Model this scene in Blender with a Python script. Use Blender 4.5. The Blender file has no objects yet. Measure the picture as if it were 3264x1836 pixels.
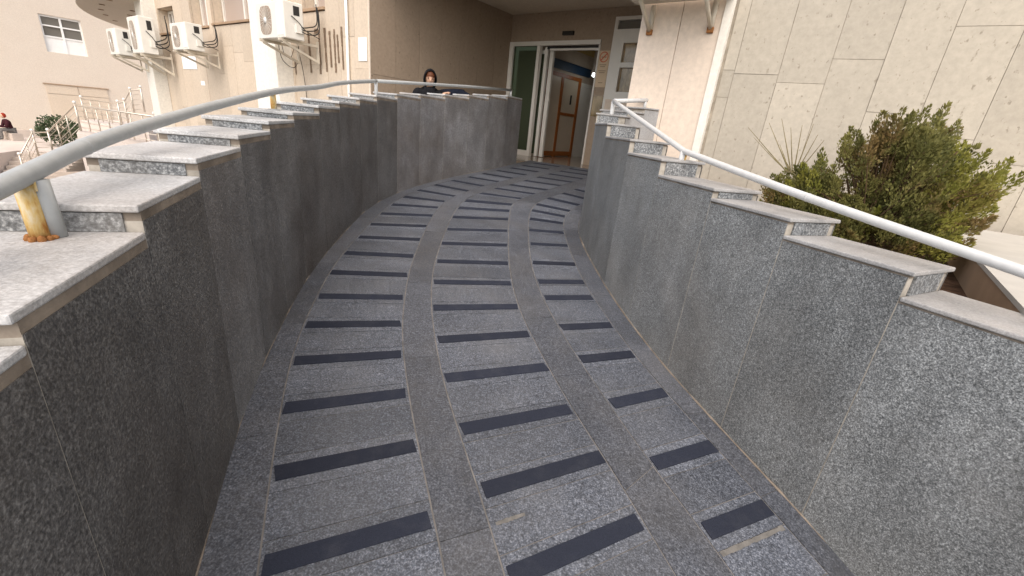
import bpy, math, random
import numpy as np
from mathutils import Vector, Matrix
random.seed(7)
C = bpy.context.scene.collection
SC = bpy.context.scene

# ------------------------------------------------------------------ camera
EYE = Vector((0, 0, 1.32))
cam = bpy.data.cameras.new('camera'); cam.sensor_width = 36.0; cam.lens = 1365.2/3264*36
cam.clip_start = 0.02; cam.clip_end = 800
camo = bpy.data.objects.new('camera', cam); C.objects.link(camo)
pitch, roll = 0.36288, 0.10404
fw = Vector((0, math.cos(pitch), -math.sin(pitch))); u0 = Vector((0, math.sin(pitch), math.cos(pitch))); r0 = Vector((1, 0, 0))
rt = r0*math.cos(roll)+u0*math.sin(roll); up = -r0*math.sin(roll)+u0*math.cos(roll)
m = Matrix((rt, up, -fw)).transposed().to_4x4(); m.translation = EYE
camo.matrix_world = m; SC.camera = camo

# ------------------------------------------------------------------ sky, sun, exposure
SUN_AZ, SUN_EL = 186.0, 50.0          # compass style: degrees clockwise from +y
w = bpy.data.worlds.new('World'); SC.world = w; w.use_nodes = True
nt = w.node_tree; bg = nt.nodes['Background']
sky = nt.nodes.new('ShaderNodeTexSky'); sky.sky_type = 'NISHITA'; sky.sun_disc = False
sky.sun_elevation = math.radians(SUN_EL); sky.sun_rotation = math.radians(SUN_AZ)
sky.air_density = 1.0; sky.dust_density = 2.5; sky.ozone_density = 1.0
hs = nt.nodes.new('ShaderNodeHueSaturation'); hs.inputs['Saturation'].default_value = 0.55   # thin overcast
nt.links.new(sky.outputs[0], hs.inputs['Color']); nt.links.new(hs.outputs[0], bg.inputs[0]); bg.inputs[1].default_value = 0.15
sl = bpy.data.lights.new('sun', 'SUN'); sl.energy = 1.15; sl.angle = math.radians(90); sl.color = (1.0, 0.80, 0.58)
so = bpy.data.objects.new('sun', sl); C.objects.link(so)
a, e = math.radians(SUN_AZ), math.radians(SUN_EL)
sd = Vector((math.sin(a)*math.cos(e), math.cos(a)*math.cos(e), math.sin(e)))
so.rotation_euler = sd.to_track_quat('Z', 'Y').to_euler()
SC.view_settings.view_transform = 'Standard'; SC.view_settings.look = 'None'
SC.view_settings.exposure = 1.0; SC.view_settings.gamma = 1.0

# ------------------------------------------------------------------ helpers
def dirv(az): a = math.radians(az); return Vector((math.sin(a), math.cos(a), 0))
U, V = dirv(36), dirv(-54)             # into the building / leftwards along its front
B = Vector((-2.58, 7.455, 0))          # front left corner of the entrance recess
def F(v, o, z): p = B+V*v-U*o; return Vector((p.x, p.y, z))   # facade coordinates (o = outwards)

class MB:
    def __init__(s): s.v = []; s.f = []; s.smooth = False
    def add(s, vs, fs):
        n = len(s.v); s.v += [tuple(x) for x in vs]; s.f += [tuple(i+n for i in q) for q in fs]; return s
    def hexa(s, b, t):                 # bottom quad, top quad (ccw seen from above)
        return s.add(list(b)+list(t), [(3,2,1,0),(4,5,6,7),(0,1,5,4),(1,2,6,5),(2,3,7,6),(3,0,4,7)])
    def box(s, c, sx, sy, sz, X=None, Y=None, Z=None):
        X = X or Vector((1,0,0)); Y = Y or Vector((0,1,0)); Z = Z or Vector((0,0,1)); c = Vector(c)
        q = [c+X*a*sx/2+Y*b*sy/2 for a, b in ((-1,-1),(1,-1),(1,1),(-1,1))]
        return s.hexa([p-Z*sz/2 for p in q], [p+Z*sz/2 for p in q])
    def fbox(s, v0, v1, o0, o1, z0, z1):   # box in facade coordinates
        v0, v1 = min(v0,v1), max(v0,v1); o0, o1 = min(o0,o1), max(o0,o1)
        q = [(v1,o1),(v0,o1),(v0,o0),(v1,o0)]
        return s.hexa([F(v,o,z0) for v,o in q], [F(v,o,z1) for v,o in q])
    def tube(s, pts, r, n=10, cap=True):
        pts = [Vector(p) for p in pts]; rs = r if isinstance(r, (list, tuple)) else [r]*len(pts)
        base = len(s.v); prev = None
        for i, p in enumerate(pts):
            d = (pts[min(i+1, len(pts)-1)]-pts[max(i-1, 0)]).normalized()
            if prev is None:
                x = d.orthogonal().normalized()
            else: x = (prev-d*prev.dot(d)).normalized()
            prev = x; y = d.cross(x)
            for k in range(n):
                t = 2*math.pi*k/n; s.v.append(tuple(p+(x*math.cos(t)+y*math.sin(t))*rs[i]))
        for i in range(len(pts)-1):
            for k in range(n):
                a0 = base+i*n+k; a1 = base+i*n+(k+1) % n
                s.f.append((a0, a1, a1+n, a0+n))
        if cap:
            s.f.append(tuple(base+k for k in range(n))[::-1]); s.f.append(tuple(base+(len(pts)-1)*n+k for k in range(n)))
        s.smooth = True; return s
    def ball(s, c, rx, ry=None, rz=None, nu=14, nv=9, M=None):
        ry = ry or rx; rz = rz or rx; c = Vector(c); base = len(s.v)
        for j in range(nv+1):
            th = math.pi*j/nv
            for i in range(nu):
                ph = 2*math.pi*i/nu; q = Vector((rx*math.sin(th)*math.cos(ph), ry*math.sin(th)*math.sin(ph), rz*math.cos(th)))
                if M: q = M @ q
                s.v.append(tuple(c+q))
        for j in range(nv):
            for i in range(nu):
                a0 = base+j*nu+i; a1 = base+j*nu+(i+1) % nu; s.f.append((a0, a0+nu, a1+nu, a1))
        s.smooth = True; return s
    def build(s, name, mat, parent=None, local=False):
        me = bpy.data.meshes.new(name); me.from_pydata(s.v, [], s.f); me.update()
        if mat: me.materials.append(mat)
        if s.smooth: me.polygons.foreach_set('use_smooth', [True]*len(me.polygons))
        ob = bpy.data.objects.new(name, me); C.objects.link(ob)
        if parent:
            ob.parent = parent
            if not local and parent.type == 'EMPTY': ob.location = -Vector(parent.location)
        return ob
def bevel(o, wdt=0.004, seg=2):
    b = o.modifiers.new('bevel', 'BEVEL'); b.width = wdt; b.segments = seg; b.limit_method = 'ANGLE'; return o
def tag(o, label=None, cat=None, group=None, kind=None):
    if label: o['label'] = label
    if cat: o['category'] = cat
    if group: o['group'] = group
    if kind: o['kind'] = kind
    return o
def thing(name, loc, label, cat, group=None, kind=None):
    o = bpy.data.objects.new(name, None); C.objects.link(o); o.location = loc; o.empty_display_size = 0.1
    return tag(o, label, cat, group, kind)
def part(name, mat, parent, fn, local=False):
    b = MB(); fn(b); return b.build(name, mat, parent, local)

# ------------------------------------------------------------------ materials
def newmat(name, rough=0.7, spec=0.3, metal=0.0):
    mt = bpy.data.materials.new(name); mt.use_nodes = True; n = mt.node_tree
    b = n.nodes['Principled BSDF']; b.inputs['Roughness'].default_value = rough; b.inputs['Metallic'].default_value = metal
    b.inputs['Specular IOR Level'].default_value = spec
    return mt, n, b
def N(n, t, **k):
    x = n.nodes.new(t)
    for a, v in k.items(): setattr(x, a, v)
    return x
def coords(n, scale=(1,1,1)):
    tc = N(n, 'ShaderNodeTexCoord'); mp = N(n, 'ShaderNodeMapping'); mp.inputs['Scale'].default_value = scale
    n.links.new(tc.outputs['Object'], mp.inputs[0]); return mp.outputs[0]
def noise(n, co, scale, detail=2, rough=0.5):
    x = N(n, 'ShaderNodeTexNoise'); x.inputs['Scale'].default_value = scale; x.inputs['Detail'].default_value = detail; x.inputs['Roughness'].default_value = rough
    n.links.new(co, x.inputs['Vector']); return x.outputs['Fac']
def ramp(n, fac, stops):
    r = N(n, 'ShaderNodeValToRGB'); el = r.color_ramp.elements
    while len(el) < len(stops): el.new(0.5)
    for q, (p, c) in zip(el, stops): q.position = p; q.color = (*c, 1) if len(c) == 3 else c
    n.links.new(fac, r.inputs[0]); return r.outputs[0]
def mix(n, fac, a, b, mode='MIX'):
    x = N(n, 'ShaderNodeMix', data_type='RGBA', blend_type=mode)
    for sock, val in ((x.inputs[0], fac), (x.inputs[6], a), (x.inputs[7], b)):
        if isinstance(val, bpy.types.NodeSocket): n.links.new(val, sock)
        elif isinstance(val, (int, float)): sock.default_value = val
        else: sock.default_value = (*val, 1)
    return x.outputs[2]
def bump(n, b, h, strength=0.3, dist=0.01):
    x = N(n, 'ShaderNodeBump'); x.inputs['Strength'].default_value = strength; x.inputs['Distance'].default_value = dist
    n.links.new(h, x.inputs['Height']); n.links.new(x.outputs[0], b.inputs['Normal'])
def objvar(n, col, lo, hi):
    oi = N(n, 'ShaderNodeObjectInfo'); g = ramp(n, oi.outputs['Random'], [(0, (lo,)*3), (1, (hi,)*3)])
    return mix(n, 1.0, col, g, 'MULTIPLY')

def granite(name, dark, mid, light, grain=95, rough=0.6, dirt=(0.20,0.18,0.15), dirt_amt=0.35, var=(0.85,1.15), bmp=0.35, bd=0.004, spec=0.35, dirt_scale=1.3, streak=0.0, amp=0.25):
    mt, n, b = newmat(name, rough, spec); co = coords(n)
    g1 = noise(n, co, grain, 3, 0.65); g2 = noise(n, co, grain*0.42, 2, 0.6)
    c1 = ramp(n, g1, [(0.33, dark), (0.5, mid), (0.68, light)])
    c2 = ramp(n, g2, [(0.30, (1-amp*0.9,)*3), (0.5, (1.0,)*3), (0.72, (1+amp,)*3)])
    c = mix(n, 1.0, c1, c2, 'MULTIPLY')
    d = noise(n, co, dirt_scale, 5, 0.62); df = ramp(n, d, [(0.42, (0,)*3), (0.72, (dirt_amt,)*3)])
    c = mix(n, df, c, dirt)
    d2 = noise(n, co, 4.5, 4, 0.6); c = mix(n, 1.0, c, ramp(n, d2, [(0.3, (0.82,)*3), (0.7, (1.14,)*3)]), 'MULTIPLY')
    if streak:
        sk = noise(n, coords(n, (4,4,0.8)), 1.0, 6, 0.7); c = mix(n, 1.0, c, ramp(n, sk, [(0.32, (1-streak,)*3), (0.5, (1,)*3), (0.7, (1+streak*1.3,)*3)]), 'MULTIPLY')
    c = objvar(n, c, *var); n.links.new(c, b.inputs['Base Color'])
    rr = ramp(n, g2, [(0.35, (rough-0.15,)*3), (0.7, (min(1, rough+0.2),)*3)]); n.links.new(rr, b.inputs['Roughness'])
    bump(n, b, g1, bmp, bd); return mt
M = {}
M['ramp_tile'] = granite('flamed_granite', (0.041,0.047,0.060), (0.090,0.101,0.124), (0.22,0.236,0.272), 155, 0.5, (0.112,0.114,0.120), 0.6, (0.82,1.16), 0.6, 0.005, 0.4, 2.2, 0.0, 0.42)
M['ramp_border'] = granite('border_granite', (0.042,0.046,0.058), (0.082,0.090,0.108), (0.170,0.181,0.205), 140, 0.5, (0.11,0.105,0.10), 0.5, (0.85,1.12), 0.5, 0.005, 0.4, 1.8, 0.0, 0.36)
M['wall_dark'] = granite('stained_shaded_wall_granite', (0.057,0.055,0.053), (0.116,0.112,0.108), (0.23,0.226,0.22), 150, 0.5, (0.050,0.038,0.028), 0.9, (0.80,1.2), 0.4, 0.004, 0.4, 0.8, 0.16)  # brown stains, plus shade put into the darker base colour
M['wall_mid'] = granite('stained_half_lit_wall_granite', (0.070,0.069,0.068), (0.145,0.142,0.141), (0.255,0.252,0.25), 150, 0.45, (0.060,0.047,0.037), 0.85, (0.80,1.18), 0.4, 0.004, 0.4, 0.9, 0.2)  # same stained stone, half-lit tone put into the base colour
M['wall_lit'] = granite('scuffed_lit_wall_granite', (0.095,0.096,0.10), (0.205,0.205,0.212), (0.34,0.34,0.35), 150, 0.45, (0.085,0.070,0.058), 0.75, (0.84,1.14), 0.4, 0.004, 0.4, 1.1, 0.2)  # same stone with scuffs, stronger far-end light put into the colour
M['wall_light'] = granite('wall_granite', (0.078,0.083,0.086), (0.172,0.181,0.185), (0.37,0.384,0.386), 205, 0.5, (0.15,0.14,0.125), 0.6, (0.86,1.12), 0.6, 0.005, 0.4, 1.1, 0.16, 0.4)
M['riser'] = granite('riser_granite', (0.055,0.06,0.066), (0.155,0.165,0.175), (0.40,0.41,0.41), 110, 0.6, (0.3,0.27,0.23), 0.4, (0.9,1.1))
M['cap'] = granite('cap_stone', (0.34,0.342,0.342), (0.45,0.455,0.458), (0.57,0.575,0.575), 150, 0.6, (0.42,0.35,0.29), 0.45, (0.94,1.05), 0.3, 0.004, 0.3, 1.3, 0.0, 0.10)
M['cap_right'] = granite('cap_stone_grey', (0.25,0.248,0.246), (0.315,0.312,0.31), (0.39,0.386,0.382), 170, 0.6, (0.36,0.31,0.26), 0.4, (0.92,1.06), 0.2, 0.004, 0.3, 1.3, 0.0, 0.10)

def simple(name, col, rough=0.6, spec=0.3, metal=0, n_amt=0.1, n_scale=6, bmp=0, bscale=60, var=None):
    mt, n, b = newmat(name, rough, spec, metal); co = coords(n)
    f = noise(n, co, n_scale, 5, 0.6)
    c = mix(n, 1.0, col, ramp(n, f, [(0.3, (1-n_amt,)*3), (0.7, (1+n_amt,)*3)]), 'MULTIPLY')
    if var: c = objvar(n, c, *var)
    n.links.new(c, b.inputs['Base Color'])
    if bmp: bump(n, b, noise(n, co, bscale, 3, 0.6), bmp, 0.004)
    return mt
M['mortar'] = simple('mortar', (0.22,0.185,0.15), 0.9, 0.1, n_amt=0.4, n_scale=9, bmp=0.4)
M['joint'] = simple('tan_joint', (0.33,0.29,0.235), 0.9, 0.1, n_amt=0.3, n_scale=9)
M['dust'] = simple('dusty_mortar_film', (0.17,0.162,0.15), 0.9, 0.1, n_amt=0.25, n_scale=30)
M['pointing'] = simple('light_pointing', (0.36,0.33,0.285), 0.9, 0.1, n_amt=0.35, n_scale=16)
M['grout'] = simple('ramp_grout', (0.19,0.18,0.17), 0.9, 0.1, n_amt=0.3, n_scale=14)
M['strip'] = simple('grip_tape', (0.022,0.025,0.036), 0.85, 0.2, n_amt=0.18, n_scale=40, bmp=0.35, bscale=900)
mt, n, b = newmat('worn_grip_tape', 0.85, 0.25); M['strip'] = mt; co = coords(n)
c = mix(n, ramp(n, noise(n, co, 9, 6, 0.7), [(0.48, (0,)*3), (0.78, (0.22,)*3)]), (0.020,0.024,0.038), (0.085,0.088,0.098))
c = mix(n, 1.0, c, ramp(n, noise(n, co, 420, 2, 0.6), [(0.3, (0.7,)*3), (0.7, (1.35,)*3)]), 'MULTIPLY'); c = objvar(n, c, 0.88, 1.14)
n.links.new(c, b.inputs['Base Color']); bump(n, b, noise(n, co, 600, 2, 0.6), 0.35, 0.002)
M['pipe'] = simple('grey_painted_steel', (0.37,0.385,0.385), 0.42, 0.35, n_amt=0.09, n_scale=30)
M['pipe_r'] = simple('white_painted_steel', (0.56,0.565,0.56), 0.42, 0.35, n_amt=0.07, n_scale=30)
M['steel'] = simple('stainless_steel', (0.62,0.56,0.48), 0.32, 0.5, 0.7, n_amt=0.1)
mt, n, b = newmat('rusty_pale_paint', 0.75, 0.2); M['rust'] = mt
c = ramp(n, noise(n, coords(n, (1,1,0.35)), 38, 4, 0.65), [(0.36, (0.62,0.54,0.38)), (0.50, (0.60,0.42,0.16)), (0.66, (0.40,0.17,0.04))]); n.links.new(c, b.inputs['Base Color'])
M['rustdark'] = simple('dark_rust', (0.30,0.135,0.05), 0.9, 0.1, n_amt=0.4, n_scale=40, bmp=0.4, bscale=120)
def stone(name, a, b_, pits=True, var=(0.92,1.06), rough=0.8):
    mt, n, b = newmat(name, rough, 0.15); co = coords(n)
    f = noise(n, co, 1.6, 6, 0.6); c = mix(n, f, a, b_)
    c = mix(n, 1.0, c, ramp(n, noise(n, co, 22, 4, 0.65), [(0.3, (0.90,)*3), (0.7, (1.07,)*3)]), 'MULTIPLY')
    if pits:
        p = noise(n, coords(n, (1,1,0.7)), 30, 3, 0.55); pf = ramp(n, p, [(0.64, (0,)*3), (0.72, (0.6,)*3)])
        c = mix(n, pf, c, (a[0]*0.45, a[1]*0.42, a[2]*0.38)); bump(n, b, p, -0.5, 0.015)
    c = objvar(n, c, *var); n.links.new(c, b.inputs['Base Color']); return mt
M['travertine'] = stone('tan_pitted_stone', (0.415,0.375,0.31), (0.485,0.44,0.365), True, (0.90,1.07))
M['facade'] = stone('cream_facade_panel', (0.565,0.465,0.36), (0.62,0.53,0.425), False)
M['recess'] = stone('brown_recess_panel', (0.32,0.245,0.18), (0.38,0.30,0.225), True, (0.94,1.05), 0.6)
M['white_pil'] = stone('white_painted_pilaster', (0.78,0.74,0.66), (0.82,0.79,0.72), False)
M['cream'] = stone('cream_plaster', (0.70,0.585,0.475), (0.75,0.645,0.54), False, (0.97,1.03))
M['annex'] = stone('pale_render', (0.61,0.525,0.435), (0.66,0.585,0.495), False, (1,1))
M['soffit'] = stone('soffit_plaster', (0.66,0.58,0.47), (0.70,0.63,0.52), False)
M['pvc'] = simple('white_upvc', (0.74,0.71,0.65), 0.4, 0.4, n_amt=0.03)
M['white'] = simple('white_paint', (0.80,0.79,0.76), 0.5, 0.3, n_amt=0.04)
M['paper'] = simple('white_paper', (0.88,0.88,0.87), 0.7, 0.2, n_amt=0.01)
M['acbody'] = simple('ac_casing', (0.74,0.72,0.66), 0.45, 0.4, n_amt=0.05)
M['acgrille'] = simple('ac_grille', (0.36,0.29,0.23), 0.6, 0.3, n_amt=0.15, n_scale=30)
M['bracket'] = simple('painted_bracket', (0.60,0.54,0.44), 0.6, 0.3, n_amt=0.15)
M['black'] = simple('black_rubber', (0.03,0.028,0.026), 0.6, 0.3)
M['wood'] = simple('orange_wood', (0.34,0.11,0.025), 0.45, 0.4, n_amt=0.2, n_scale=12)
M['panel'] = simple('frosted_panel', (0.58,0.49,0.38), 0.4, 0.4, n_amt=0.08, n_scale=2)
M['intwall'] = simple('interior_wall', (0.52,0.43,0.34), 0.6, 0.3)
M['intceil'] = simple('yellow_ceiling', (0.38,0.27,0.09), 0.7, 0.2)
M['blue'] = simple('blue_sign_band', (0.02,0.045,0.085), 0.5, 0.3, n_amt=0.2)
M['floor'] = simple('polished_landing_stone', (0.32,0.255,0.195), 0.13, 0.5, n_amt=0.2, n_scale=3)
M['paving'] = simple('pink_paving', (0.60,0.53,0.48), 0.8, 0.2, n_amt=0.12, n_scale=0.7)
M['stepstone'] = simple('step_stone', (0.50,0.43,0.37), 0.8, 0.2, n_amt=0.12, n_scale=2, var=(0.9,1.06))
M['ground'] = simple('asphalt_ground', (0.10,0.095,0.09), 0.9, 0.1, n_amt=0.2, n_scale=0.4)
M['soil'] = simple('planter_soil', (0.075,0.045,0.03), 0.95, 0.05, n_amt=0.5, n_scale=18, bmp=0.8, bscale=40)
M['brownwall'] = simple('brown_render', (0.36,0.25,0.165), 0.8, 0.15, n_amt=0.1, n_scale=5)
M['greytop'] = simple('grey_coping', (0.47,0.45,0.41), 0.7, 0.2, n_amt=0.06, n_scale=8)
M['ledge'] = simple('pale_ledge', (0.80,0.75,0.65), 0.6, 0.2, n_amt=0.03)
M['red'] = simple('red_print', (0.55,0.16,0.09), 0.7, 0.2)
M['ink'] = simple('faded_print', (0.30,0.22,0.16), 0.7, 0.2)
M['cardtan'] = simple('sign_card', (0.62,0.48,0.33), 0.6, 0.3, n_amt=0.06)
M['trace'] = simple('old_adhesive', (0.21,0.15,0.105), 0.9, 0.1, n_amt=0.4, n_scale=30)
M['clothblack'] = simple('black_cloth', (0.012,0.012,0.014), 0.9, 0.1, n_amt=0.3, n_scale=20)
M['clothnavy'] = simple('navy_cloth', (0.016,0.020,0.034), 0.9, 0.1, n_amt=0.3, n_scale=20)
M['skin'] = simple('skin', (0.58,0.36,0.25), 0.55, 0.35, n_amt=0.06)
M['lip'] = simple('lips', (0.40,0.14,0.10), 0.5, 0.3)
M['eye'] = simple('dark_eye', (0.035,0.018,0.012), 0.4, 0.4)
M['hair'] = simple('reddish_hair', (0.13,0.045,0.02), 0.6, 0.3)
M['clothgrey'] = simple('grey_cloth', (0.16,0.15,0.14), 0.9, 0.1)
M['clothmaroon'] = simple('maroon_cloth', (0.045,0.014,0.018), 0.9, 0.1)
M['clothred'] = simple('red_scarf', (0.32,0.04,0.02), 0.9, 0.1)
mt, n, b = newmat('window_glass', 0.06, 0.6); M['glass'] = mt; b.inputs['Base Color'].default_value = (0.16,0.15,0.13,1)
mt, n, b = newmat('curtained_glass', 0.12, 0.5); M['curtain'] = mt; b.inputs['Base Color'].default_value = (0.42,0.34,0.29,1)
mt, n, b = newmat('brown_glass', 0.08, 0.6); M['brownglass'] = mt
c = ramp(n, noise(n, coords(n, (1,1,0.4)), 5, 4, 0.7), [(0.35, (0.10,0.065,0.03)), (0.65, (0.40,0.29,0.15))]); n.links.new(c, b.inputs['Base Color'])
mt, n, b = newmat('door_glass', 0.03, 0.5); M['doorglass'] = mt; b.inputs['Base Color'].default_value = (0.10,0.12,0.075,1)
b.inputs['Transmission Weight'].default_value = 0.4; b.inputs['IOR'].default_value = 1.1
mt, n, b = newmat('lamp_glow', 0.5); M['lamp'] = mt; b.inputs['Emission Color'].default_value = (0.95,1.0,1.0,1); b.inputs['Emission Strength'].default_value = 7
def leafmat(name, a, b_, brown=0.0):
    mt, n, b = newmat(name, 0.6, 0.25); co = coords(n)
    c = mix(n, ramp(n, noise(n, co, 7, 3, 0.6), [(0.35, (0,)*3), (0.65, (1,)*3)]), a, b_)
    if brown: c = mix(n, ramp(n, noise(n, co, 3.2, 3, 0.6), [(0.54, (0,)*3), (0.64, (brown,)*3)]), c, (0.20,0.125,0.05))
    n.links.new(c, b.inputs['Base Color']); b.inputs['Transmission Weight'].default_value = 0.0
    return mt
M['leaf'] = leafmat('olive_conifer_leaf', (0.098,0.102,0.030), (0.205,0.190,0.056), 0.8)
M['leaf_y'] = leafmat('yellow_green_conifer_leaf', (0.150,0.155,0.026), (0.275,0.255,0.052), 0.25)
M['leafdark'] = leafmat('dark_shrub_leaf', (0.030,0.050,0.022), (0.075,0.10,0.045))
M['bark'] = simple('brown_bark', (0.13,0.085,0.05), 0.9, 0.1, n_amt=0.4, n_scale=30)
M['twig'] = simple('dry_twig', (0.22,0.185,0.10), 0.9, 0.1, n_amt=0.3, n_scale=30)

# ------------------------------------------------------------------ ramp geometry: border curves as functions of the row number t
S = 0.0387*0.88
KN = [
 [(0.09,-0.828,0.839),(1.01,-0.953,1.131),(1.96,-1.079,1.459),(3.0,-1.187,1.801),(3.76,-1.254,2.059),(4.61,-1.328,2.338),(5.54,-1.402,2.663),(6.55,-1.469,3.04),(7.99,-1.528,3.585),(8.81,-1.555,3.88),(10.06,-1.590,4.295),(11.14,-1.578,4.68),(12.3,-1.507,5.168),(13.97,-1.303,5.816),(15.73,-1.006,6.384),(17.62,-0.637,6.971),(19.25,-0.359,7.46),(20.6,-0.085,7.99),(22,0.17,8.45)],
 [(0,-0.673,0.883),(1,-0.815,1.195),(2,-0.951,1.526),(3,-1.075,1.844),(4,-1.17,2.173),(5,-1.243,2.503),(6,-1.321,2.869),(7,-1.369,3.239),(8,-1.397,3.617),(9,-1.412,3.967),(10,-1.430,4.32),(11,-1.428,4.659),(12,-1.393,5.018),(13,-1.307,5.4),(14,-1.174,5.764),(15,-1.001,6.116),(16,-0.803,6.406),(17,-0.635,6.726),(18,-0.439,7.046),(19,-0.231,7.36),(22,0.33,8.25)],
 [(0,-0.186,1.112),(1,-0.326,1.435),(2,-0.445,1.735),(3,-0.552,2.030),(4,-0.638,2.31),(5,-0.708,2.63),(6,-0.778,2.978),(7,-0.824,3.332),(8,-0.863,3.743),(9,-0.896,4.13),(10,-0.911,4.49),(11,-0.908,4.78),(12,-0.878,4.985),(13,-0.815,5.21),(14,-0.694,5.511),(15,-0.53,5.868),(16,-0.337,6.199),(17,-0.163,6.50),(18,0.036,6.827),(19,0.235,7.15),(22,0.80,8.05)],
 [(0.18,-0.039,1.241),(1.14,-0.176,1.549),(2.28,-0.306,1.869),(3.41,-0.412,2.196),(4.61,-0.510,2.535),(5.73,-0.591,2.911),(6.79,-0.643,3.28),(7.83,-0.678,3.706),(8.81,-0.706,4.123),(9.94,-0.724,4.54),(11.17,-0.718,4.86),(12.92,-0.662,5.13),(14,-0.545,5.435),(15.01,-0.367,5.76),(15.89,-0.18,6.067),(16.97,0.006,6.384),(17.97,0.205,6.72),(22,0.96,7.95)],
 [(0.18,0.481,1.506),(1.14,0.355,1.794),(2.28,0.250,2.09),(3.41,0.144,2.41),(4.61,0.059,2.70),(5.73,-0.004,3.055),(6.79,-0.045,3.42),(7.83,-0.077,3.87),(8.81,-0.098,4.34),(9.94,-0.112,4.73),(11.17,-0.115,5.00),(12.92,-0.090,5.17),(14,-0.015,5.32),(15.01,0.160,5.59),(15.89,0.345,5.92),(16.97,0.531,6.21),(17.97,0.724,6.507),(22,1.50,7.65)],
 [(-1.93,0.825,1.243),(-0.06,0.672,1.55),(1.09,0.555,1.86),(2.43,0.434,2.192),(3.58,0.325,2.532),(5.16,0.222,2.92),(5.71,0.189,3.095),(6.9,0.138,3.495),(7.99,0.115,3.984),(8.96,0.104,4.47),(10.16,0.104,4.85),(11.87,0.125,5.10),(14.02,0.205,5.25),(14.83,0.317,5.44),(16.5,0.62,5.85),(18,0.90,6.25),(22,1.68,7.45)],
 [(-1.93,1.166,1.403),(-0.06,1.020,1.723),(1.09,0.897,2.037),(2.43,0.792,2.33),(3.58,0.703,2.661),(5.16,0.612,3.03),(5.71,0.579,3.205),(6.9,0.534,3.575),(7.99,0.501,4.067),(8.96,0.490,4.52),(10.16,0.500,4.78),(11.87,0.525,4.90),(14.02,0.600,5.00),(14.83,0.689,5.117),(16.5,0.95,5.45),(18,1.25,5.87),(22,2.05,7.05)],
 [(-4.49,1.416,1.187),(-2.54,1.31,1.377),(-1.54,1.242,1.506),(-0.08,1.131,1.762),(0.51,1.072,1.92),(2.05,0.945,2.277),(3.13,0.872,2.563),(5.03,0.768,3.022),(6.29,0.716,3.397),(7.04,0.686,3.66),(8.11,0.654,4.12),(8.77,0.643,4.42),(9.27,0.648,4.62),(11.5,0.665,4.77),(14.24,0.73,4.91),(15.2,0.90,5.02),(16.5,1.08,5.25),(18,1.38,5.65),(22,2.18,6.80)],
]
KN = [np.array(k, float) for k in KN]
def raw(k, t):
    K = KN[k]
    if t < K[0,0]:
        i = min(3, len(K)-1); d = (K[i,1:]-K[0,1:])/(K[i,0]-K[0,0]); return K[0,1:]+d*(t-K[0,0])
    return np.array([np.interp(t, K[:,0], K[:,1]), np.interp(t, K[:,0], K[:,2])])
def cv(k, t, dz=0.0):
    p = sum(raw(k, t+d)*wt for d, wt in ((-0.7,0.15),(-0.35,0.22),(0,0.26),(0.35,0.22),(0.7,0.15)))
    return Vector((p[0], p[1], S*t+dz))
T0, T1 = -9.0, 21.6

rampbed = MB()
ts = list(np.arange(T0, T1+0.01, 0.4))
for t in ts:
    for k in range(8): rampbed.v.append(tuple(cv(k, t, -0.0035)))
for i in range(len(ts)-1):
    for k in range(7): rampbed.f.append((i*8+k, i*8+k+1, (i+1)*8+k+1, (i+1)*8+k))
RB = tag(rampbed.build('ramp', M['grout']), 'curving grey granite ramp with black grip strips between the parapets', None, None, 'structure')

def slab(name, mat, k0, k1, ta, tb, gap=0.0038, z=0.0, th=0.012, ends=True, n=1):
    mb = MB(); rows = []
    for i in range(n+1):
        t = ta+(tb-ta)*i/n; a, b_ = cv(k0, t), cv(k1, t); d = (b_-a).normalized(); rows.append((a+d*gap, b_-d*gap))
    fwd = ((rows[-1][0]+rows[-1][1])-(rows[0][0]+rows[0][1])).normalized()
    rows[0] = tuple(p+fwd*gap*0.6 for p in rows[0]); rows[-1] = tuple(p-fwd*gap*0.6 for p in rows[-1])
    jz = random.uniform(-0.0015, 0.0015)
    for i in range(n):
        a, b_ = rows[i]; c_, d_ = rows[i+1][1], rows[i+1][0]; Z = Vector((0,0,z+jz)); Zb = Vector((0,0,z-th))
        mb.hexa([a+Zb, b_+Zb, c_+Zb, d_+Zb], [a+Z, b_+Z, c_+Z, d_+Z])
    return mb.build(name, mat, RB)

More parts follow.
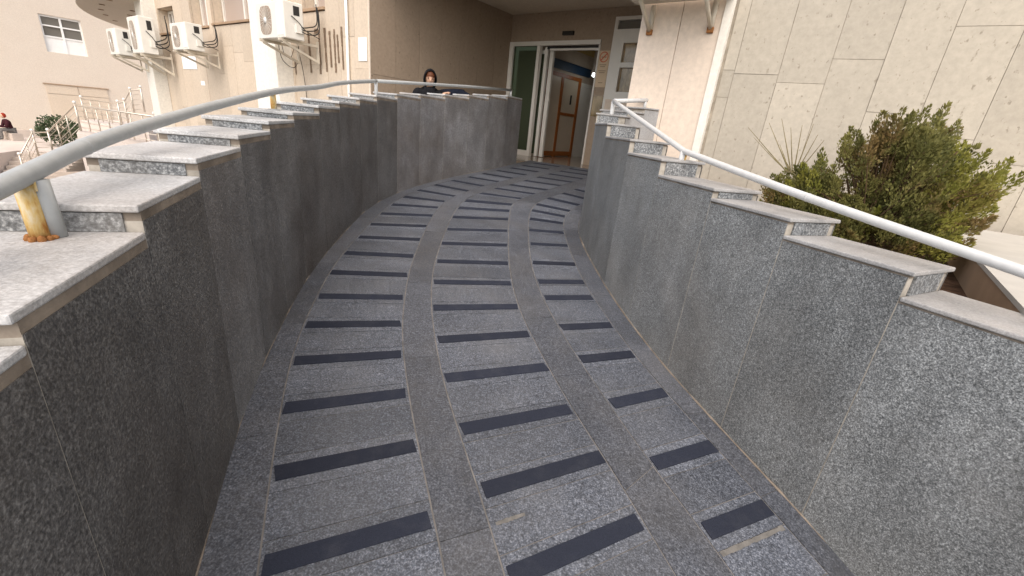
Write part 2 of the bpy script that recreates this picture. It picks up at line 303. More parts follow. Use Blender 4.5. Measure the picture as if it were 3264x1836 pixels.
tL = [float(i) for i in range(-2, 22)]
tM = [-6.1,-5.0,-3.95,-2.9,-1.85,-0.82,0.18,1.14,2.28,3.41,4.61,5.73,6.79,7.83,8.81,9.94,11.17,12.55,14.0,15.01,15.89,16.97,17.97,18.97,19.97,20.9]
tR = [-7.6,-6.2,-4.85,-3.45,-1.93,-0.35,1.09,2.43,3.58,5.0,5.85,6.9,7.99,8.96,10.16,11.7,13.3,14.83,16.0,17.0,18.0,19.0,20.0,21.0]
tL = [-7.,-6.,-5.,-4.,-3.]+tL
for lane, (k0, k1, rows) in enumerate(((1,2,tL),(3,4,tM),(5,6,tR))):
    prev = T0
    for i, t in enumerate(rows):
        sp = min(rows[min(i+1, len(rows)-1)]-t if i+1 < len(rows) else 1.0, t-rows[i-1] if i else 1.0)
        h = 0.235*sp
        if t-h-prev > 0.06: slab('paving_slab', M['ramp_tile'], k0, k1, prev, t-h)
        slab('tread_slab', M['ramp_tile'], k0, k1, t-h, min(t+h, T1))
        mid = (cv(k0, t)+cv(k1, t))/2; adv = (cv(k0, t+0.5)+cv(k1, t+0.5)-cv(k0, t-0.5)-cv(k1, t-0.5)).length/2
        hw = 0.034/max(adv, 0.15); st = 1.0
        ins = random.uniform(0.008, 0.020)
        mb = MB(); a0, b0, c0, d0 = cv(k0, t-hw), cv(k1, t-hw), cv(k1, t+hw), cv(k0, t+hw)
        dx = (b0-a0).normalized(); a0 += dx*ins; d0 += dx*random.uniform(0.008, 0.02); b0 -= dx*random.uniform(0.006,0.02); c0 -= dx*random.uniform(0.006,0.02)
        Zb, Zt = Vector((0,0,0.0005)), Vector((0,0,0.0045))
        mb.hexa([p+Zb for p in (a0,b0,c0,d0)], [p+Zt for p in (a0,b0,c0,d0)])
        mb.build('grip_strip', M['strip'], RB)
        prev = min(t+h, T1)
    if T1-prev > 0.08: slab('paving_slab', M['ramp_tile'], k0, k1, prev, T1)
for k0, k1, step, off in ((0,1,2.6,0.3),(2,3,2.9,0.75),(4,5,2.3,1.3),(6,7,2.3,0.15)):
    t = T0
    while t < T1-0.2:
        q = min(t+step*random.uniform(0.85, 1.2)+(off if t == T0 else 0), T1)
        if T1-q < 0.6: q = T1
        slab('border_slab', M['ramp_border'], k0, k1, t, q, n=6, gap=0.003); t = q
# painted-over mortar smears on the near tiles
sm = MB(); 
for k0, k1, t, f0, f1, wd in ((5,6,-1.93-0.40,0.02,0.95,0.018),(3,4,-0.25,0.04,0.24,0.016)):
    a0, b0 = cv(k0, t), cv(k1, t); ad = (cv(k0, t+0.5)-cv(k0, t-0.5)); ad = ad.normalized()
    for q in range(14):
        x0 = f0+(f1-f0)*q/14; x1 = f0+(f1-f0)*(q+1)/14; wq = wd*random.uniform(0.35, 0.6)
        p0, p1 = a0.lerp(b0, x0), a0.lerp(b0, x1)
        Z = Vector((0,0,0.0022))
        sm.add([p0-ad*wq+Z, p1-ad*wq+Z, p1+ad*wq+Z, p0+ad*wq+Z], [(0,1,2,3)])
tag(sm.build('mortar_smear', M['dust'], RB), kind='stuff')

# ------------------------------------------------------------------ stepped parapet walls
def parapet(root, segs, facemat, capmat, risermat, side, zbot=-3.4, capth=0.026, bed=0.008, over=0.008):
    """segs: list of (inner_near, inner_far, outer_near, outer_far, ztop, zfoot_near, zfoot_far); side=+1 when the wall lies right of travel"""
    core = MB(); bedm = MB()
    for i, (a, b_, c_, d_, zt, fa, fb) in enumerate(segs):
        a, b_, c_, d_ = [Vector((p[0], p[1], 0)) for p in (a, b_, c_, d_)]
        fwd = (b_-a).normalized(); nrm = (c_-a); nrm -= fwd*nrm.dot(fwd); nrm.normalize()      # towards the outside
        zc = zt-capth-bed
        # core set back behind the cladding
        q = [a+nrm*0.0007, b_+nrm*0.0007, d_-nrm*0.004, c_-nrm*0.004]
        if side < 0: q = [q[1], q[0], q[3], q[2]]
        core.hexa([Vector((p.x,p.y,zbot)) for p in q], [Vector((p.x,p.y,zc)) for p in q])
        # face slab
        g = 0.0022
        q = [a+fwd*g, b_-fwd*g, b_-fwd*g+nrm*0.03, a+fwd*g+nrm*0.03]; jit = nrm*random.uniform(-0.0014, -0.0002)
        q = [p+jit for p in q]; zf = [fa-0.02, fb-0.02, fb-0.02, fa-0.02]
        if side > 0: q, zf = [q[0], q[3], q[2], q[1]], [zf[0], zf[3], zf[2], zf[1]]
        mb = MB(); mb.hexa([Vector((p.x,p.y,z)) for p, z in zip(q, zf)], [Vector((p.x,p.y,zc)) for p in q])
        mb.build('face_slab', facemat[min(i//4, len(facemat)-1)] if isinstance(facemat, list) else facemat, root)
        # cap
        nose = 0.014 if i else 0.0
        q = [a-nrm*over-fwd*nose, b_-nrm*over-fwd*0.003, d_+nrm*0.010-fwd*0.003, c_+nrm*0.010-fwd*nose]
        if side < 0: q = [q[0], q[1], q[2], q[3]]
        order = [0,3,2,1] if side > 0 else [0,1,2,3]
        q = [q[o] for o in order]
        mb = MB(); mb.hexa([Vector((p.x,p.y,zt-capth)) for p in q], [Vector((p.x,p.y,zt)) for p in q])
        bevel(mb.build('cap_slab', capmat, root), 0.004, 2)
        # mortar bed under the cap
        q = [a+nrm*0.001, b_+nrm*0.001, d_-nrm*0.002, c_-nrm*0.002]; q = [q[o] for o in order]
        bedm.hexa([Vector((p.x,p.y,zc-0.004)) for p in q], [Vector((p.x,p.y,zt-capth+0.001)) for p in q])
        # riser tile, facing down the slope
        if i:
            zl = segs[i-1][4]; zq = zt-capth
            if zq-zl > 0.008:
                q0, q1 = a+nrm*0.035, c_-nrm*0.035
                q = [q0-fwd*0.006, q1-fwd*0.006, q1+fwd*0.012, q0+fwd*0.012]
                if side < 0: q = [q[1], q[0], q[3], q[2]]
                mb = MB(); mb.hexa([Vector((p.x,p.y,zl+0.001)) for p in q], [Vector((p.x,p.y,zq-0.003)) for p in q])
                mb.build('riser_slab', risermat, root)
    core.build('mortar_core', M['pointing'], root); bedm.build('mortar_bed', M['mortar'], root)

LW_T = [-9,-7.3,-6.0,-4.7,-3.4,-2.1,-0.8,0.50,1.80,3.14,4.43,5.68,7.05,8.33,9.97,11.18,12.33,13.58,14.96,16.37,17.62,19.09,20.25]
LW_Z = [0.62,0.67,0.725,0.78,0.835,0.89,0.945-0.002,0.9976,1.063,1.121,1.169,1.2174,1.2606,1.313,1.3587,1.412,1.4637,1.5145,1.5576,1.606,1.6514,1.699]
LW_Z = LW_Z[:5]+[0.885,0.942,0.9976][0:0]+LW_Z[5:]
def lw_in(t): p = cv(0, t); return Vector((p.x, p.y, 0))
def lw_out(t, wd=0.29):
    d = (lw_in(t+0.4)-lw_in(t-0.4)).normalized(); return lw_in(t)+Vector((-d.y, d.x, 0))*wd
# step tops: index i lies between LW_T[i] and LW_T[i+1]
ztop = {}
zl = [0.9976,1.063,1.121,1.169,1.2174,1.2606,1.313,1.3587,1.412,1.4637,1.5145,1.5576,1.606,1.6514,1.699,1.7417]
i0 = LW_T.index(-0.8)
segs = []
for i in range(len(LW_T)-1):
    z = zl[i-i0] if i >= i0 else zl[0]-0.054*(i0-i)
    ta, tb = LW_T[i], LW_T[i+1]
    segs.append((lw_in(ta), lw_in(tb), lw_out(ta), lw_out(tb), z, S*ta, S*tb))
LWALL = thing('parapet_wall', (-1.6, 4.3, -3.4), 'dark stained granite stepped parapet, shading painted in, on the left side of the ramp', 'parapet wall')
parapet(LWALL, segs, [M['wall_dark']]*2+[M['wall_mid']]*2+[M['wall_lit']], M['cap'], M['riser'], -1, capth=0.018, bed=0.022, over=0.002)  # face slabs go from shaded to lit tone, light painted in by material

RW_T = [-16,-13.5,-10.5,-6.6,-2.5,0.04,1.86,3.93,5.86,7.69,9.18]
zr = [0.909,0.999,1.072,1.1216,1.216,1.307,1.413]
def rw_in(t): p = cv(7, t); return Vector((p.x, p.y, 0))
def rw_out(t, wd=0.285):
    d = (rw_in(min(t,8.4)+0.4)-rw_in(min(t,8.4)-0.4)).normalized(); return rw_in(t)+Vector((d.y, -d.x, 0))*wd
segs = []
for i in range(len(RW_T)-1):
    z = zr[i-3] if i >= 3 else zr[0]-0.09*(3-i)
    segs.append((rw_in(RW_T[i]), rw_in(RW_T[i+1]), rw_out(RW_T[i]), rw_out(RW_T[i+1]), z, S*RW_T[i], S*RW_T[i+1]))
turn_in = [rw_in(9.18), Vector((0.735,4.90,0)), Vector((0.86,5.0,0)), Vector((0.985,5.02,0))]
turn_out = [rw_out(9.18), Vector((1.0,4.665,0)), Vector((1.15,4.735,0)), Vector((1.30,4.76,0))]
for i in range(3):
    segs.append((turn_in[i], turn_in[i+1], turn_out[i], turn_out[i+1], [1.507,1.56,1.61][i], S*(9.2+1.6*i), S*(10.8+1.6*i)))
RWALL = thing('parapet_wall', (0.9, 3.4, -3.4), 'light speckled granite stepped parapet on the right side of the ramp', 'parapet wall')
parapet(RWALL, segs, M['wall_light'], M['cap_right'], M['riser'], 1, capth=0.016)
# outer (planter side) face of the right parapet
om = MB()
outs = [rw_out(t)+Vector((0.003,0,0)) for t in RW_T]+turn_out[1:]
zs = [s[4] for s in segs]
for i in range(len(outs)-1):
    a, b_ = outs[i], outs[i+1]; zt = zs[i]-0.024
    om.add([Vector((a.x,a.y,-0.5)), Vector((b_.x,b_.y,-0.5)), Vector((b_.x,b_.y,zt)), Vector((a.x,a.y,zt))], [(0,1,2,3)])
om.build('outer_face', M['cap_right'], RWALL)

for k_, w_, root_, ta_, tb_, rr_ in ((0, -1, LWALL, -8, 20.2, 0.0045), (7, 1, RWALL, -8, 9.0, 0.006)):
    pts_ = [cv(k_, t_, 0.001) for t_ in np.arange(ta_, tb_, 0.25)]
    def fil(m_):
        m_.tube(pts_, [rr_*random.uniform(0.5, 1.25) for _ in pts_], 6)
    part('foot_fillet', M['mortar'], root_, fil)

# ------------------------------------------------------------------ handrails
def smooth_path(pts, n=8):
    out = []; P = [Vector(p) for p in pts]
    for i in range(len(P)-1):
        p0, p1, p2, p3 = P[max(i-1,0)], P[i], P[i+1], P[min(i+2, len(P)-1)]
        for q in range(n):
            t = q/n; out.append(0.5*((2*p1)+(p2-p0)*t+(2*p0-5*p1+4*p2-p3)*t*t+(3*p1-p0-3*p2+p3)*t**3))
    out.append(P[-1]); return out
HL = thing('handrail', (-1.55, 3.2, 1.26), 'grey painted pipe handrail curving along the left parapet with rusty posts', 'handrail')
def lmid(t): return lw_out(t, 0.155)
rail = [(-4.2,0.90),(-2,1.01),(0,1.112),(1.2,1.172),(2.6,1.222),(4.2,1.285),(6.4,1.378),(8.3,1.448),(10,1.525),(11.9,1.612)]
pts = [Vector((lmid(t).x, lmid(t).y, z)) for t, z in rail]
pth = smooth_path(pts, 7)
end = [Vector((lmid(t).x, lmid(t).y, z)) for t, z in ((14.5,1.70),(17,1.775),(20.0,1.85))]
part('pipe', M['pipe'], HL, lambda m_: m_.tube(pth, 0.0190, 16))
part('pipe', M['pipe'], HL, lambda m_: m_.tube([pth[-1]]+end, 0.0190, 12))
def post(root, t, zt, zb, mat, r=0.020, dx=0.0, name='post', rust=None, lean=(0,0)):
    p = lmid(t); a = Vector((p.x+dx, p.y, zb)); b_ = Vector((p.x+dx+lean[0], p.y+lean[1], zt))
    o = part(name, mat, root, lambda m_: m_.tube([a, b_], r, 12))
    if rust: part('rust_patch', rust, o, lambda m_: m_.tube([b_-(b_-a)*0.14, b_], r*1.03, 12)); 
    return o
# near post: a grey pipe with a rusty yellow one welded beside it
p = Vector((-1.000, 0.862, 0)); base = 0.9976
o = part('post', M['pipe'], HL, lambda m_: m_.tube([Vector((p.x+0.004,p.y+0.012,base)), Vector((p.x-0.002,p.y+0.010,1.118))], 0.0185, 14))
part('rust_patch', M['rust'], o, lambda m_: m_.box((p.x+0.006,p.y-0.0075,1.108), 0.012, 0.004, 0.02))
o = part('post', M['rust'], HL, lambda m_: m_.tube([Vector((p.x-0.002,p.y-0.014,base)), Vector((p.x-0.009,p.y-0.012,1.115))], 0.0165, 14))
def weld(m_):
    for q in range(9):
        t = q/9*6.28; m_.ball((p.x-0.001+0.020*math.cos(t), p.y-0.015+0.019*math.sin(t), base+0.003), random.uniform(0.006,0.010), random.uniform(0.006,0.010), random.uniform(0.004,0.010), 8, 6)
part('weld_bead', M['rustdark'], o, weld)
for t, zt, zb, mat in ((6.05,1.375,1.2606,M['rust']),(11.9,1.612,1.4637,M['pipe_r']),(19.95,1.842,1.7417,M['pipe_r'])):
    post(HL, t, zt, zb, mat, 0.0175, rust=M['rustdark'] if mat == M['rust'] else None)

for i_ in (6, 20, 34, 48, 62):
    q_ = pth[i_]; d_ = (pth[i_+1]-pth[i_-1]).normalized()
    part('weld_ring', M['pipe'], HL, lambda m_: m_.tube([q_-d_*0.004, q_-d_*0.002, q_+d_*0.002, q_+d_*0.004], [0.0188,0.0202,0.0202,0.0188], 14, False))
for t_, zb_ in ((6.05,1.2606),(11.9,1.4637),(19.95,1.7417)):
    q_ = lmid(t_); part('base_plate', M['pipe'], HL, lambda m_: m_.tube([Vector((q_.x,q_.y,zb_)), Vector((q_.x,q_.y,zb_+0.006))], 0.034, 12))
HR = thing('handrail', (0.98, 2.86, 1.12), 'white painted pipe handrail along the right parapet', 'handrail')
rp = [Vector((0.80,4.60,1.630)), Vector((0.985,2.86,1.270)), Vector((1.235,1.92,1.150)), Vector((1.56,1.15,1.043)), Vector((1.98,0.2,0.90))]
rp = [rp[0].lerp(rp[1], k/6) for k in range(6)]+smooth_path(rp[1:], 6)
part('pipe', M['pipe_r'], HR, lambda m_: m_.tube(rp, 0.0178, 16))
part('pipe', M['pipe_r'], HR, lambda m_: m_.tube([Vector((0.80,4.60,1.630)), Vector((1.02,4.80,1.665)), Vector((1.20,4.86,1.690))], 0.020, 12))
part('post', M['pipe_r'], HR, lambda m_: m_.tube([Vector((0.80,4.60,1.41)), Vector((0.80,4.60,1.632))], 0.0195, 12))
part('post', M['pipe_r'], HR, lambda m_: m_.tube([Vector((1.17,4.85,1.60)), Vector((1.17,4.85,1.685))], 0.016, 12))
o = part('post', M['pipe_r'], HR, lambda m_: m_.tube([Vector((0.985,2.87,1.12)), Vector((0.985,2.86,1.268))], 0.0195, 12))
part('rust_patch', M['rust'], o, lambda m_: m_.box((0.9995,2.849,1.215), 0.012, 0.007, 0.085))
part('base_plate', M['pipe_r'], HR, lambda m_: m_.tube([Vector((0.985,2.87,1.121)), Vector((0.985,2.87,1.128))], 0.034, 12))
for i_ in (3, 12, 18):
    q_ = rp[i_]; d_ = (rp[i_+1]-rp[i_-1]).normalized()
    part('weld_ring', M['pipe_r'], HR, lambda m_: m_.tube([q_-d_*0.004, q_-d_*0.002, q_+d_*0.002, q_+d_*0.004], [0.0176,0.0190,0.0190,0.0176], 14, False))
part('post', M['pipe_r'], HR, lambda m_: m_.tube([Vector((1.60,1.06,0.90)), Vector((1.60,1.06,1.03))], 0.0195, 12))

# ------------------------------------------------------------------ grounds
def sheet(name, pts, z, mat, th=0.25, kind='structure'):
    b_ = MB(); nn = len(pts); A = [Vector((p[0],p[1],z)) for p in pts]; D = [Vector((p[0],p[1],z-th)) for p in pts]
    b_.add(A+D, [tuple(range(nn)), tuple(range(nn,2*nn))[::-1]]+[(i, nn+i, nn+(i+1)%nn, (i+1)%nn) for i in range(nn)])
    o = b_.build(name, mat); return tag(o, kind=kind)
ZL = 0.715
sheet('ground', [(-300,-300),(300,-300),(300,300),(-300,300)], -3.4, M['ground'], 0.2)
def xy(v, o): p = F(v, o, 0); return (p.x, p.y)
e0, e1 = cv(0, T1), cv(7, T1)
sheet('landing', [xy(0,0.0), xy(0,-0.02)]+[(-0.45,7.75),(e0.x-0.02,e0.y),(e1.x,e1.y)]+[xy(-4.36,-3.4),xy(-4.36,-9),xy(-0.0,-9),xy(0,-3.4)], ZL, M['floor'], 0.3)
sheet('landing', [xy(0,0.02), (-1.95,6.3), (-1.62,6.05), (-0.47,7.74), xy(0.0,-0.7)], ZL-0.004, M['floor'], 0.3)

# ------------------------------------------------------------------ main building
BL = thing('hospital_building', (B.x, B.y, -3.4), 'cream building with a deep brown entrance recess and sliding doors', 'building')
TOP = 13.0
pm = M['facade']
def openwall(v0, v1, wins, z0, z1, o0, o1, cols=0.46):
    """facade between v0<v1 in separate cladding panels, leaving the windows open"""
    cuts = sorted(set([v0, v1]+[x for w_ in wins for x in w_[:2]]))
    fine = []
    for a_, b_ in zip(cuts[:-1], cuts[1:]):
        k = max(1, round((b_-a_)/cols)); fine += [(a_+(b_-a_)*i/k, a_+(b_-a_)*(i+1)/k) for i in range(k)]
    for a_, b_ in fine:
        zs_ = [(z0, z1)]
        for (wa, wb, wz0, wz1) in wins:
            if a_ >= wa-1e-6 and b_ <= wb+1e-6: zs_ = [(z0, wz0), (wz1, z1)]
        for q0, q1 in zs_:
            if q1-q0 < 0.05: continue
            cutz = [q0]; 
            while cutz[-1]+1.9 < q1: cutz.append(cutz[-1]+random.uniform(1.1, 1.6))
            cutz.append(q1)
            for s0, s1 in zip(cutz[:-1], cutz[1:]):
                j = random.uniform(-0.003, 0.003)
                part('cladding_panel', pm, BL, lambda m_: m_.fbox(a_+0.002, b_-0.002, o0, o1+j, s0+0.002, s1-0.002))
wins = [(1.23,1.95,2.78,3.75),(4.05,5.92,2.73,3.75),(6.12,7.18,2.70,3.75),(8.30,9.50,2.63,3.28)]
openwall(0.0, 10.2, wins, -0.65, 3.9, -0.05, 0.0)
# backing mass, kept behind the cladding, cut round the windows
cuts = [0.0]+[x for w_ in wins for x in w_[:2]]+[10.2]
for i in range(0, len(cuts), 2): part('backing_wall', M['facade'], BL, lambda m_: m_.fbox(cuts[i]+(0.28 if i == 0 else 0), cuts[i+1], -0.45, -0.056, -3.4, 3.9))
for w_ in wins:
    part('backing_wall', M['facade'], BL, lambda m_: m_.fbox(w_[0], w_[1], -0.45, -0.056, -3.4, w_[2]))
    if w_[3] < 3.7: part('backing_wall', M['facade'], BL, lambda m_: m_.fbox(w_[0], w_[1], -0.45, -0.056, w_[3], 3.9))
part('lower_wall', M['facade'], BL, lambda m_: m_.fbox(0.0, 10.2, -0.05, 0.012, -3.4, -0.655))
part('upper_wall', M['facade'], BL, lambda m_: m_.fbox(0.0, 10.2, -6, 0.0, 3.905, TOP))
part('upper_wall', M['facade'], BL, lambda m_: m_.fbox(-5.25, 0.0, -6, -0.02, 3.43, TOP))
# windows: frame, pane, sill, reveal comes from the wall thickness
def window(v0, v1, z0, z1, of, mull=(), pane='glass', fr=0.07, sill=True):
    wn = part('window', M['pvc'], BL, lambda m_: [m_.fbox(v0, v0+fr, of-0.04, of+0.02, z0, z1), m_.fbox(v1-fr, v1, of-0.04, of+0.02, z0, z1), m_.fbox(v0+fr, v1-fr, of-0.04, of+0.018, z0, z0+fr), m_.fbox(v0+fr, v1-fr, of-0.04, of+0.018, z1-fr, z1)]+[m_.fbox(x-fr/2, x+fr/2, of-0.04, of+0.022, z0+fr, z1-fr) for x in mull])
    part('pane', M[pane], wn, lambda m_: m_.fbox(v0+fr*0.9, v1-fr*0.9, of-0.025, of-0.015, z0+fr*0.9, z1-fr*0.9))
    if sill: part('sill', M['brownwall'], wn, lambda m_: m_.fbox(v0-0.02, v1+0.02, of-0.03, 0.03, z0-0.045, z0-0.003))
    return wn
window(1.25, 1.93, 2.84, 3.74, -0.24, (), 'curtain')
window(4.07, 5.90, 2.79, 3.74, -0.25, (4.78,), 'curtain')
window(6.14, 7.16, 2.76, 3.74, -0.25, (6.8,), 'curtain')
window(8.32, 9.48, 2.70, 3.27, -0.25, (9.18,), 'glass')
# pilasters
for v0, v1, d in ((2.43,3.35,0.30),(9.57,10.2,0.30)):
    part('pilaster', M['white_pil'], BL, lambda m_: m_.fbox(v0, v1, 0.004, d, -3.4, TOP))
# recess: left brown wall in panels, back wall, soffit, right wall
for i in range(7):
    for z0, z1 in ((ZL,1.85),(1.85,3.42)):
        part('recess_panel', M['recess'], BL, lambda m_: m_.fbox(0.0, 0.26, -0.49*i-0.003, -0.49*(i+1)+0.003, z0+0.003, z1-0.003))
part('corner_trim', M['cream'], BL, lambda m_: m_.fbox(-0.004, 0.03, -0.004, 0.012, ZL-0.8, 3.42))
part('recess_wall', M['recess'], BL, lambda m_: m_.fbox(0.012, 0.27, -0.06, -3.43, -1, 3.425))
part('soffit', M['soffit'], BL, lambda m_: m_.fbox(-4.36, 0.0, -3.43, -0.03, 3.42, 3.55))
bo = -3.43
for v0, v1, z0, z1 in ((-2.13,-0.0,2.925,3.42),(-2.37,-2.13,ZL,3.42),(-4.36,-2.37,3.262,3.42),(-4.36,-2.37,ZL,1.70)):
    part('recess_panel', M['recess'], BL, lambda m_: m_.fbox(v0, v1, bo-0.2, bo, z0, z1))
part('recess_wall', M['recess'], BL, lambda m_: m_.fbox(-4.6, -4.36, -3.63, -0.35, -1, 3.42))
part('recess_wall', M['recess'], BL, lambda m_: m_.fbox(0.0, 0.26, -3.64, -3.435, ZL, 3.42))
# cream pier on the right of the recess with a hairline seam and a trim
part('pier', M['cream'], BL, lambda m_: m_.fbox(-4.755, -4.36, -0.5, -0.10, -1, 3.425))
part('pier', M['cream'], BL, lambda m_: m_.fbox(-5.13, -4.760, -0.5, -0.102, -1, 3.425))
part('pier_trim', M['white_pil'], BL, lambda m_: m_.fbox(-5.205, -5.135, -0.5, -0.085, -1, 3.425))
# sliding door assembly
fr = M['pvc']
DR = part('door', fr, BL, lambda m_: [m_.fbox(-2.13, -0.01, bo-0.06, bo+0.03, 2.845, 2.92), m_.fbox(-0.11, -0.01, bo-0.06, bo+0.03, ZL, 2.843), m_.fbox(-0.79, -0.72, bo-0.06, bo+0.03, ZL, 2.843), m_.fbox(-0.718, -0.112, bo-0.06, bo+0.028, ZL, ZL+0.11), m_.fbox(-2.13, -0.98, bo-0.10, bo-0.05, 2.765, 2.80), m_.fbox(-2.13,-2.10, bo-0.1, bo+0.02, ZL, 2.843)])
part('fixed_pane', M['doorglass'], DR, lambda m_: m_.fbox(-0.722, -0.108, bo-0.02, bo-0.012, ZL+0.105, 2.848))
part('sliding_leaf', fr, DR, lambda m_: [m_.fbox(-0.90, -0.83, bo-0.16, bo-0.10, ZL+0.01, 2.84), m_.fbox(-1.02, -0.935, bo-0.20, bo-0.14, ZL+0.01, 2.84), m_.fbox(-0.33, -0.27, bo-0.16, bo-0.10, ZL+0.01, 2.78), m_.fbox(-0.22, -0.17, bo-0.16, bo-0.10, ZL+0.01, 2.78), m_.fbox(-0.83,-0.17,bo-0.16,bo-0.10,2.72,2.78)])
part('sliding_pane', M['doorglass'], DR, lambda m_: m_.fbox(-0.83, -0.22, bo-0.135, bo-0.125, ZL+0.06, 2.73))
part('transom_box', M['black'], DR, lambda m_: m_.fbox(-2.13, -0.90, bo-0.12, bo-0.07, 2.80, 2.845))
part('motion_sensor', M['black'], DR, lambda m_: m_.fbox(-1.53, -1.29, bo, bo+0.05, 3.01, 3.075))
# white side window right of the door
def sidewin(m_):
    for v0, v1, z0, z1 in ((-2.435,-2.375,1.70,3.26),(-4.3,-2.435,3.205,3.26),(-4.3,-2.435,2.85,3.065),(-4.3,-2.435,2.46,2.54),(-4.3,-2.435,1.93,2.06),(-2.60,-2.435,2.06,2.46),(-2.60,-2.435,2.54,2.85),(-3.6,-3.45,2.06,2.85)):
        m_.fbox(v0, v1, bo-0.05, bo+0.05, z0, z1)
SW = part('side_window', fr, BL, sidewin)
part('sill', M['cream'], SW, lambda m_: m_.fbox(-4.3, -2.435, bo-0.05, bo+0.07, 1.70, 1.928))
part('pane', M['glass'], SW, lambda m_: m_.fbox(-4.3, -2.435, bo-0.02, bo-0.01, 3.066, 3.204))
part('pane', M['brownglass'], SW, lambda m_: m_.fbox(-4.3, -2.60, bo-0.02, bo-0.01, 2.54, 2.85))
part('pane', M['brownglass'], SW, lambda m_: m_.fbox(-4.3, -2.60, bo-0.02, bo-0.01, 2.06, 2.46))
# corridor behind the door
part('corridor_wall', M['intwall'], BL, lambda m_: m_.fbox(-0.745, -0.60, -8.6, -3.66, ZL, 3.3))
part('corridor_wall', M['intwall'], BL, lambda m_: m_.fbox(-2.6, -2.45, -8.6, -3.66, ZL, 3.3))
part('corridor_wall', M['intwall'], BL, lambda m_: m_.fbox(-2.45, -0.745, -8.6, -8.45, ZL, 3.3))
part('corridor_wall', M['intwall'], BL, lambda m_: m_.fbox(-0.6, 0.0, -4.6, -4.45, ZL, 3.3))
part('corridor_ceiling', M['intceil'], BL, lambda m_: m_.fbox(-2.45, 0.0, -8.45, -3.66, 3.0, 3.1))
OD = part('corridor_door', M['wood'], BL, lambda m_: [m_.fbox(-0.79, -0.75, -3.82, -3.75, ZL, 2.48), m_.fbox(-0.79, -0.75, -4.46, -4.37, ZL, 2.48), m_.fbox(-0.79,-0.75,-5.22,-5.12,ZL,2.48), m_.fbox(-0.788,-0.75,-5.12,-3.82,2.40,2.475), m_.fbox(-0.788,-0.75,-5.12,-3.82,ZL+0.02,ZL+0.12), m_.fbox(-0.788,-0.75,-5.12,-4.46,1.63,1.69)])
part('door_panel', M['panel'], OD, lambda m_: m_.fbox(-0.772, -0.752, -4.37, -3.82, ZL+0.12, 2.40))
part('door_panel', M['panel'], OD, lambda m_: m_.fbox(-0.772, -0.752, -5.12, -4.46, 1.69, 2.40))
part('door_panel', M['panel'], OD, lambda m_: m_.fbox(-0.772, -0.752, -5.12, -4.46, ZL+0.12, 1.63))
part('door_handle', M['black'], OD, lambda m_: m_.fbox(-0.80, -0.774, -4.86, -4.83, 1.88, 2.08))
part('corridor_door', M['pvc'], BL, lambda m_: [m_.fbox(-0.775, -0.75, -5.9, -5.8, ZL, 2.40), m_.fbox(-0.775,-0.75,-5.8,-5.26,2.32,2.40), m_.fbox(-0.77,-0.75,-5.8,-5.26,ZL,2.315)])
part('sign_band', M['blue'], BL, lambda m_: m_.fbox(-0.79, -0.75, -5.6, -3.9, 2.545, 2.72))
CL = thing('ceiling_lamp', F(-1.3,-4.9,2.52), 'small white lamp glowing inside the dark entrance corridor', 'lamp')
part('diffuser', M['lamp'], CL, lambda m_: m_.fbox(-1.27, -1.18, -5.08, -4.98, 2.505, 2.57))
part('housing', M['white'], CL, lambda m_: m_.fbox(-1.28, -1.17, -5.09, -4.97, 2.572, 3.0))

# pitted stone wall of the wing on the right
W0 = Vector((1.735, 4.495, 0)); WD = dirv(120); WN = dirv(210)
def Q(s, o, z): p = W0+WD*s+WN*o; return Vector((p.x, p.y, z))
SWG = thing('stone_wing', (W0.x, W0.y, -3.4), 'tall tan pitted stone wall rising behind the conifer on the right', 'building')
def qbox(m_, s0, s1, o0, o1, z0, z1):
    q = [(s0,o1),(s1,o1),(s1,o0),(s0,o0)]; m_.hexa([Q(s,o,z0) for s,o in q], [Q(s,o,z1) for s,o in q])
part('backing_wall', M['joint'], SWG, lambda m_: qbox(m_, -0.05, 7.5, -0.6, -0.006, -3.4, TOP))
cols = [0.0,0.10,0.46,0.82,1.165,1.51,1.88,2.26,2.62,3.0,3.4,3.8,4.2,4.6,5.0,5.4,5.8,6.2,6.6,7.0,7.5]
seams = {0:[0.4,1.75,1.98,2.9],1:[0.3,1.952,3.2],2:[0.2,1.893,3.1],3:[0.5,2.083,3.3],4:[0.3,1.7,2.95],5:[0.4,1.55,2.307,3.6],6:[0.3,1.4,2.7]}
for i in range(len(cols)-1):
    zz = [-0.6]+seams.get(i, [random.uniform(0.1,0.6), random.uniform(1.2,1.8), random.uniform(2.3,2.8)])
    while zz[-1] < 5.5: zz.append(zz[-1]+random.uniform(1.0, 1.5))
    for z0, z1 in zip(zz[:-1], zz[1:]):
        j = random.uniform(-0.003, 0.002)
        part('stone_slab', M['travertine'], SWG, lambda m_: qbox(m_, cols[i]+0.002, cols[i+1]-0.002, -0.02, j, z0+0.002, z1-0.002))
part('upper_wall', M['travertine'], SWG, lambda m_: qbox(m_, 0, 7.5, -0.02, 0.0, 6.9, TOP))

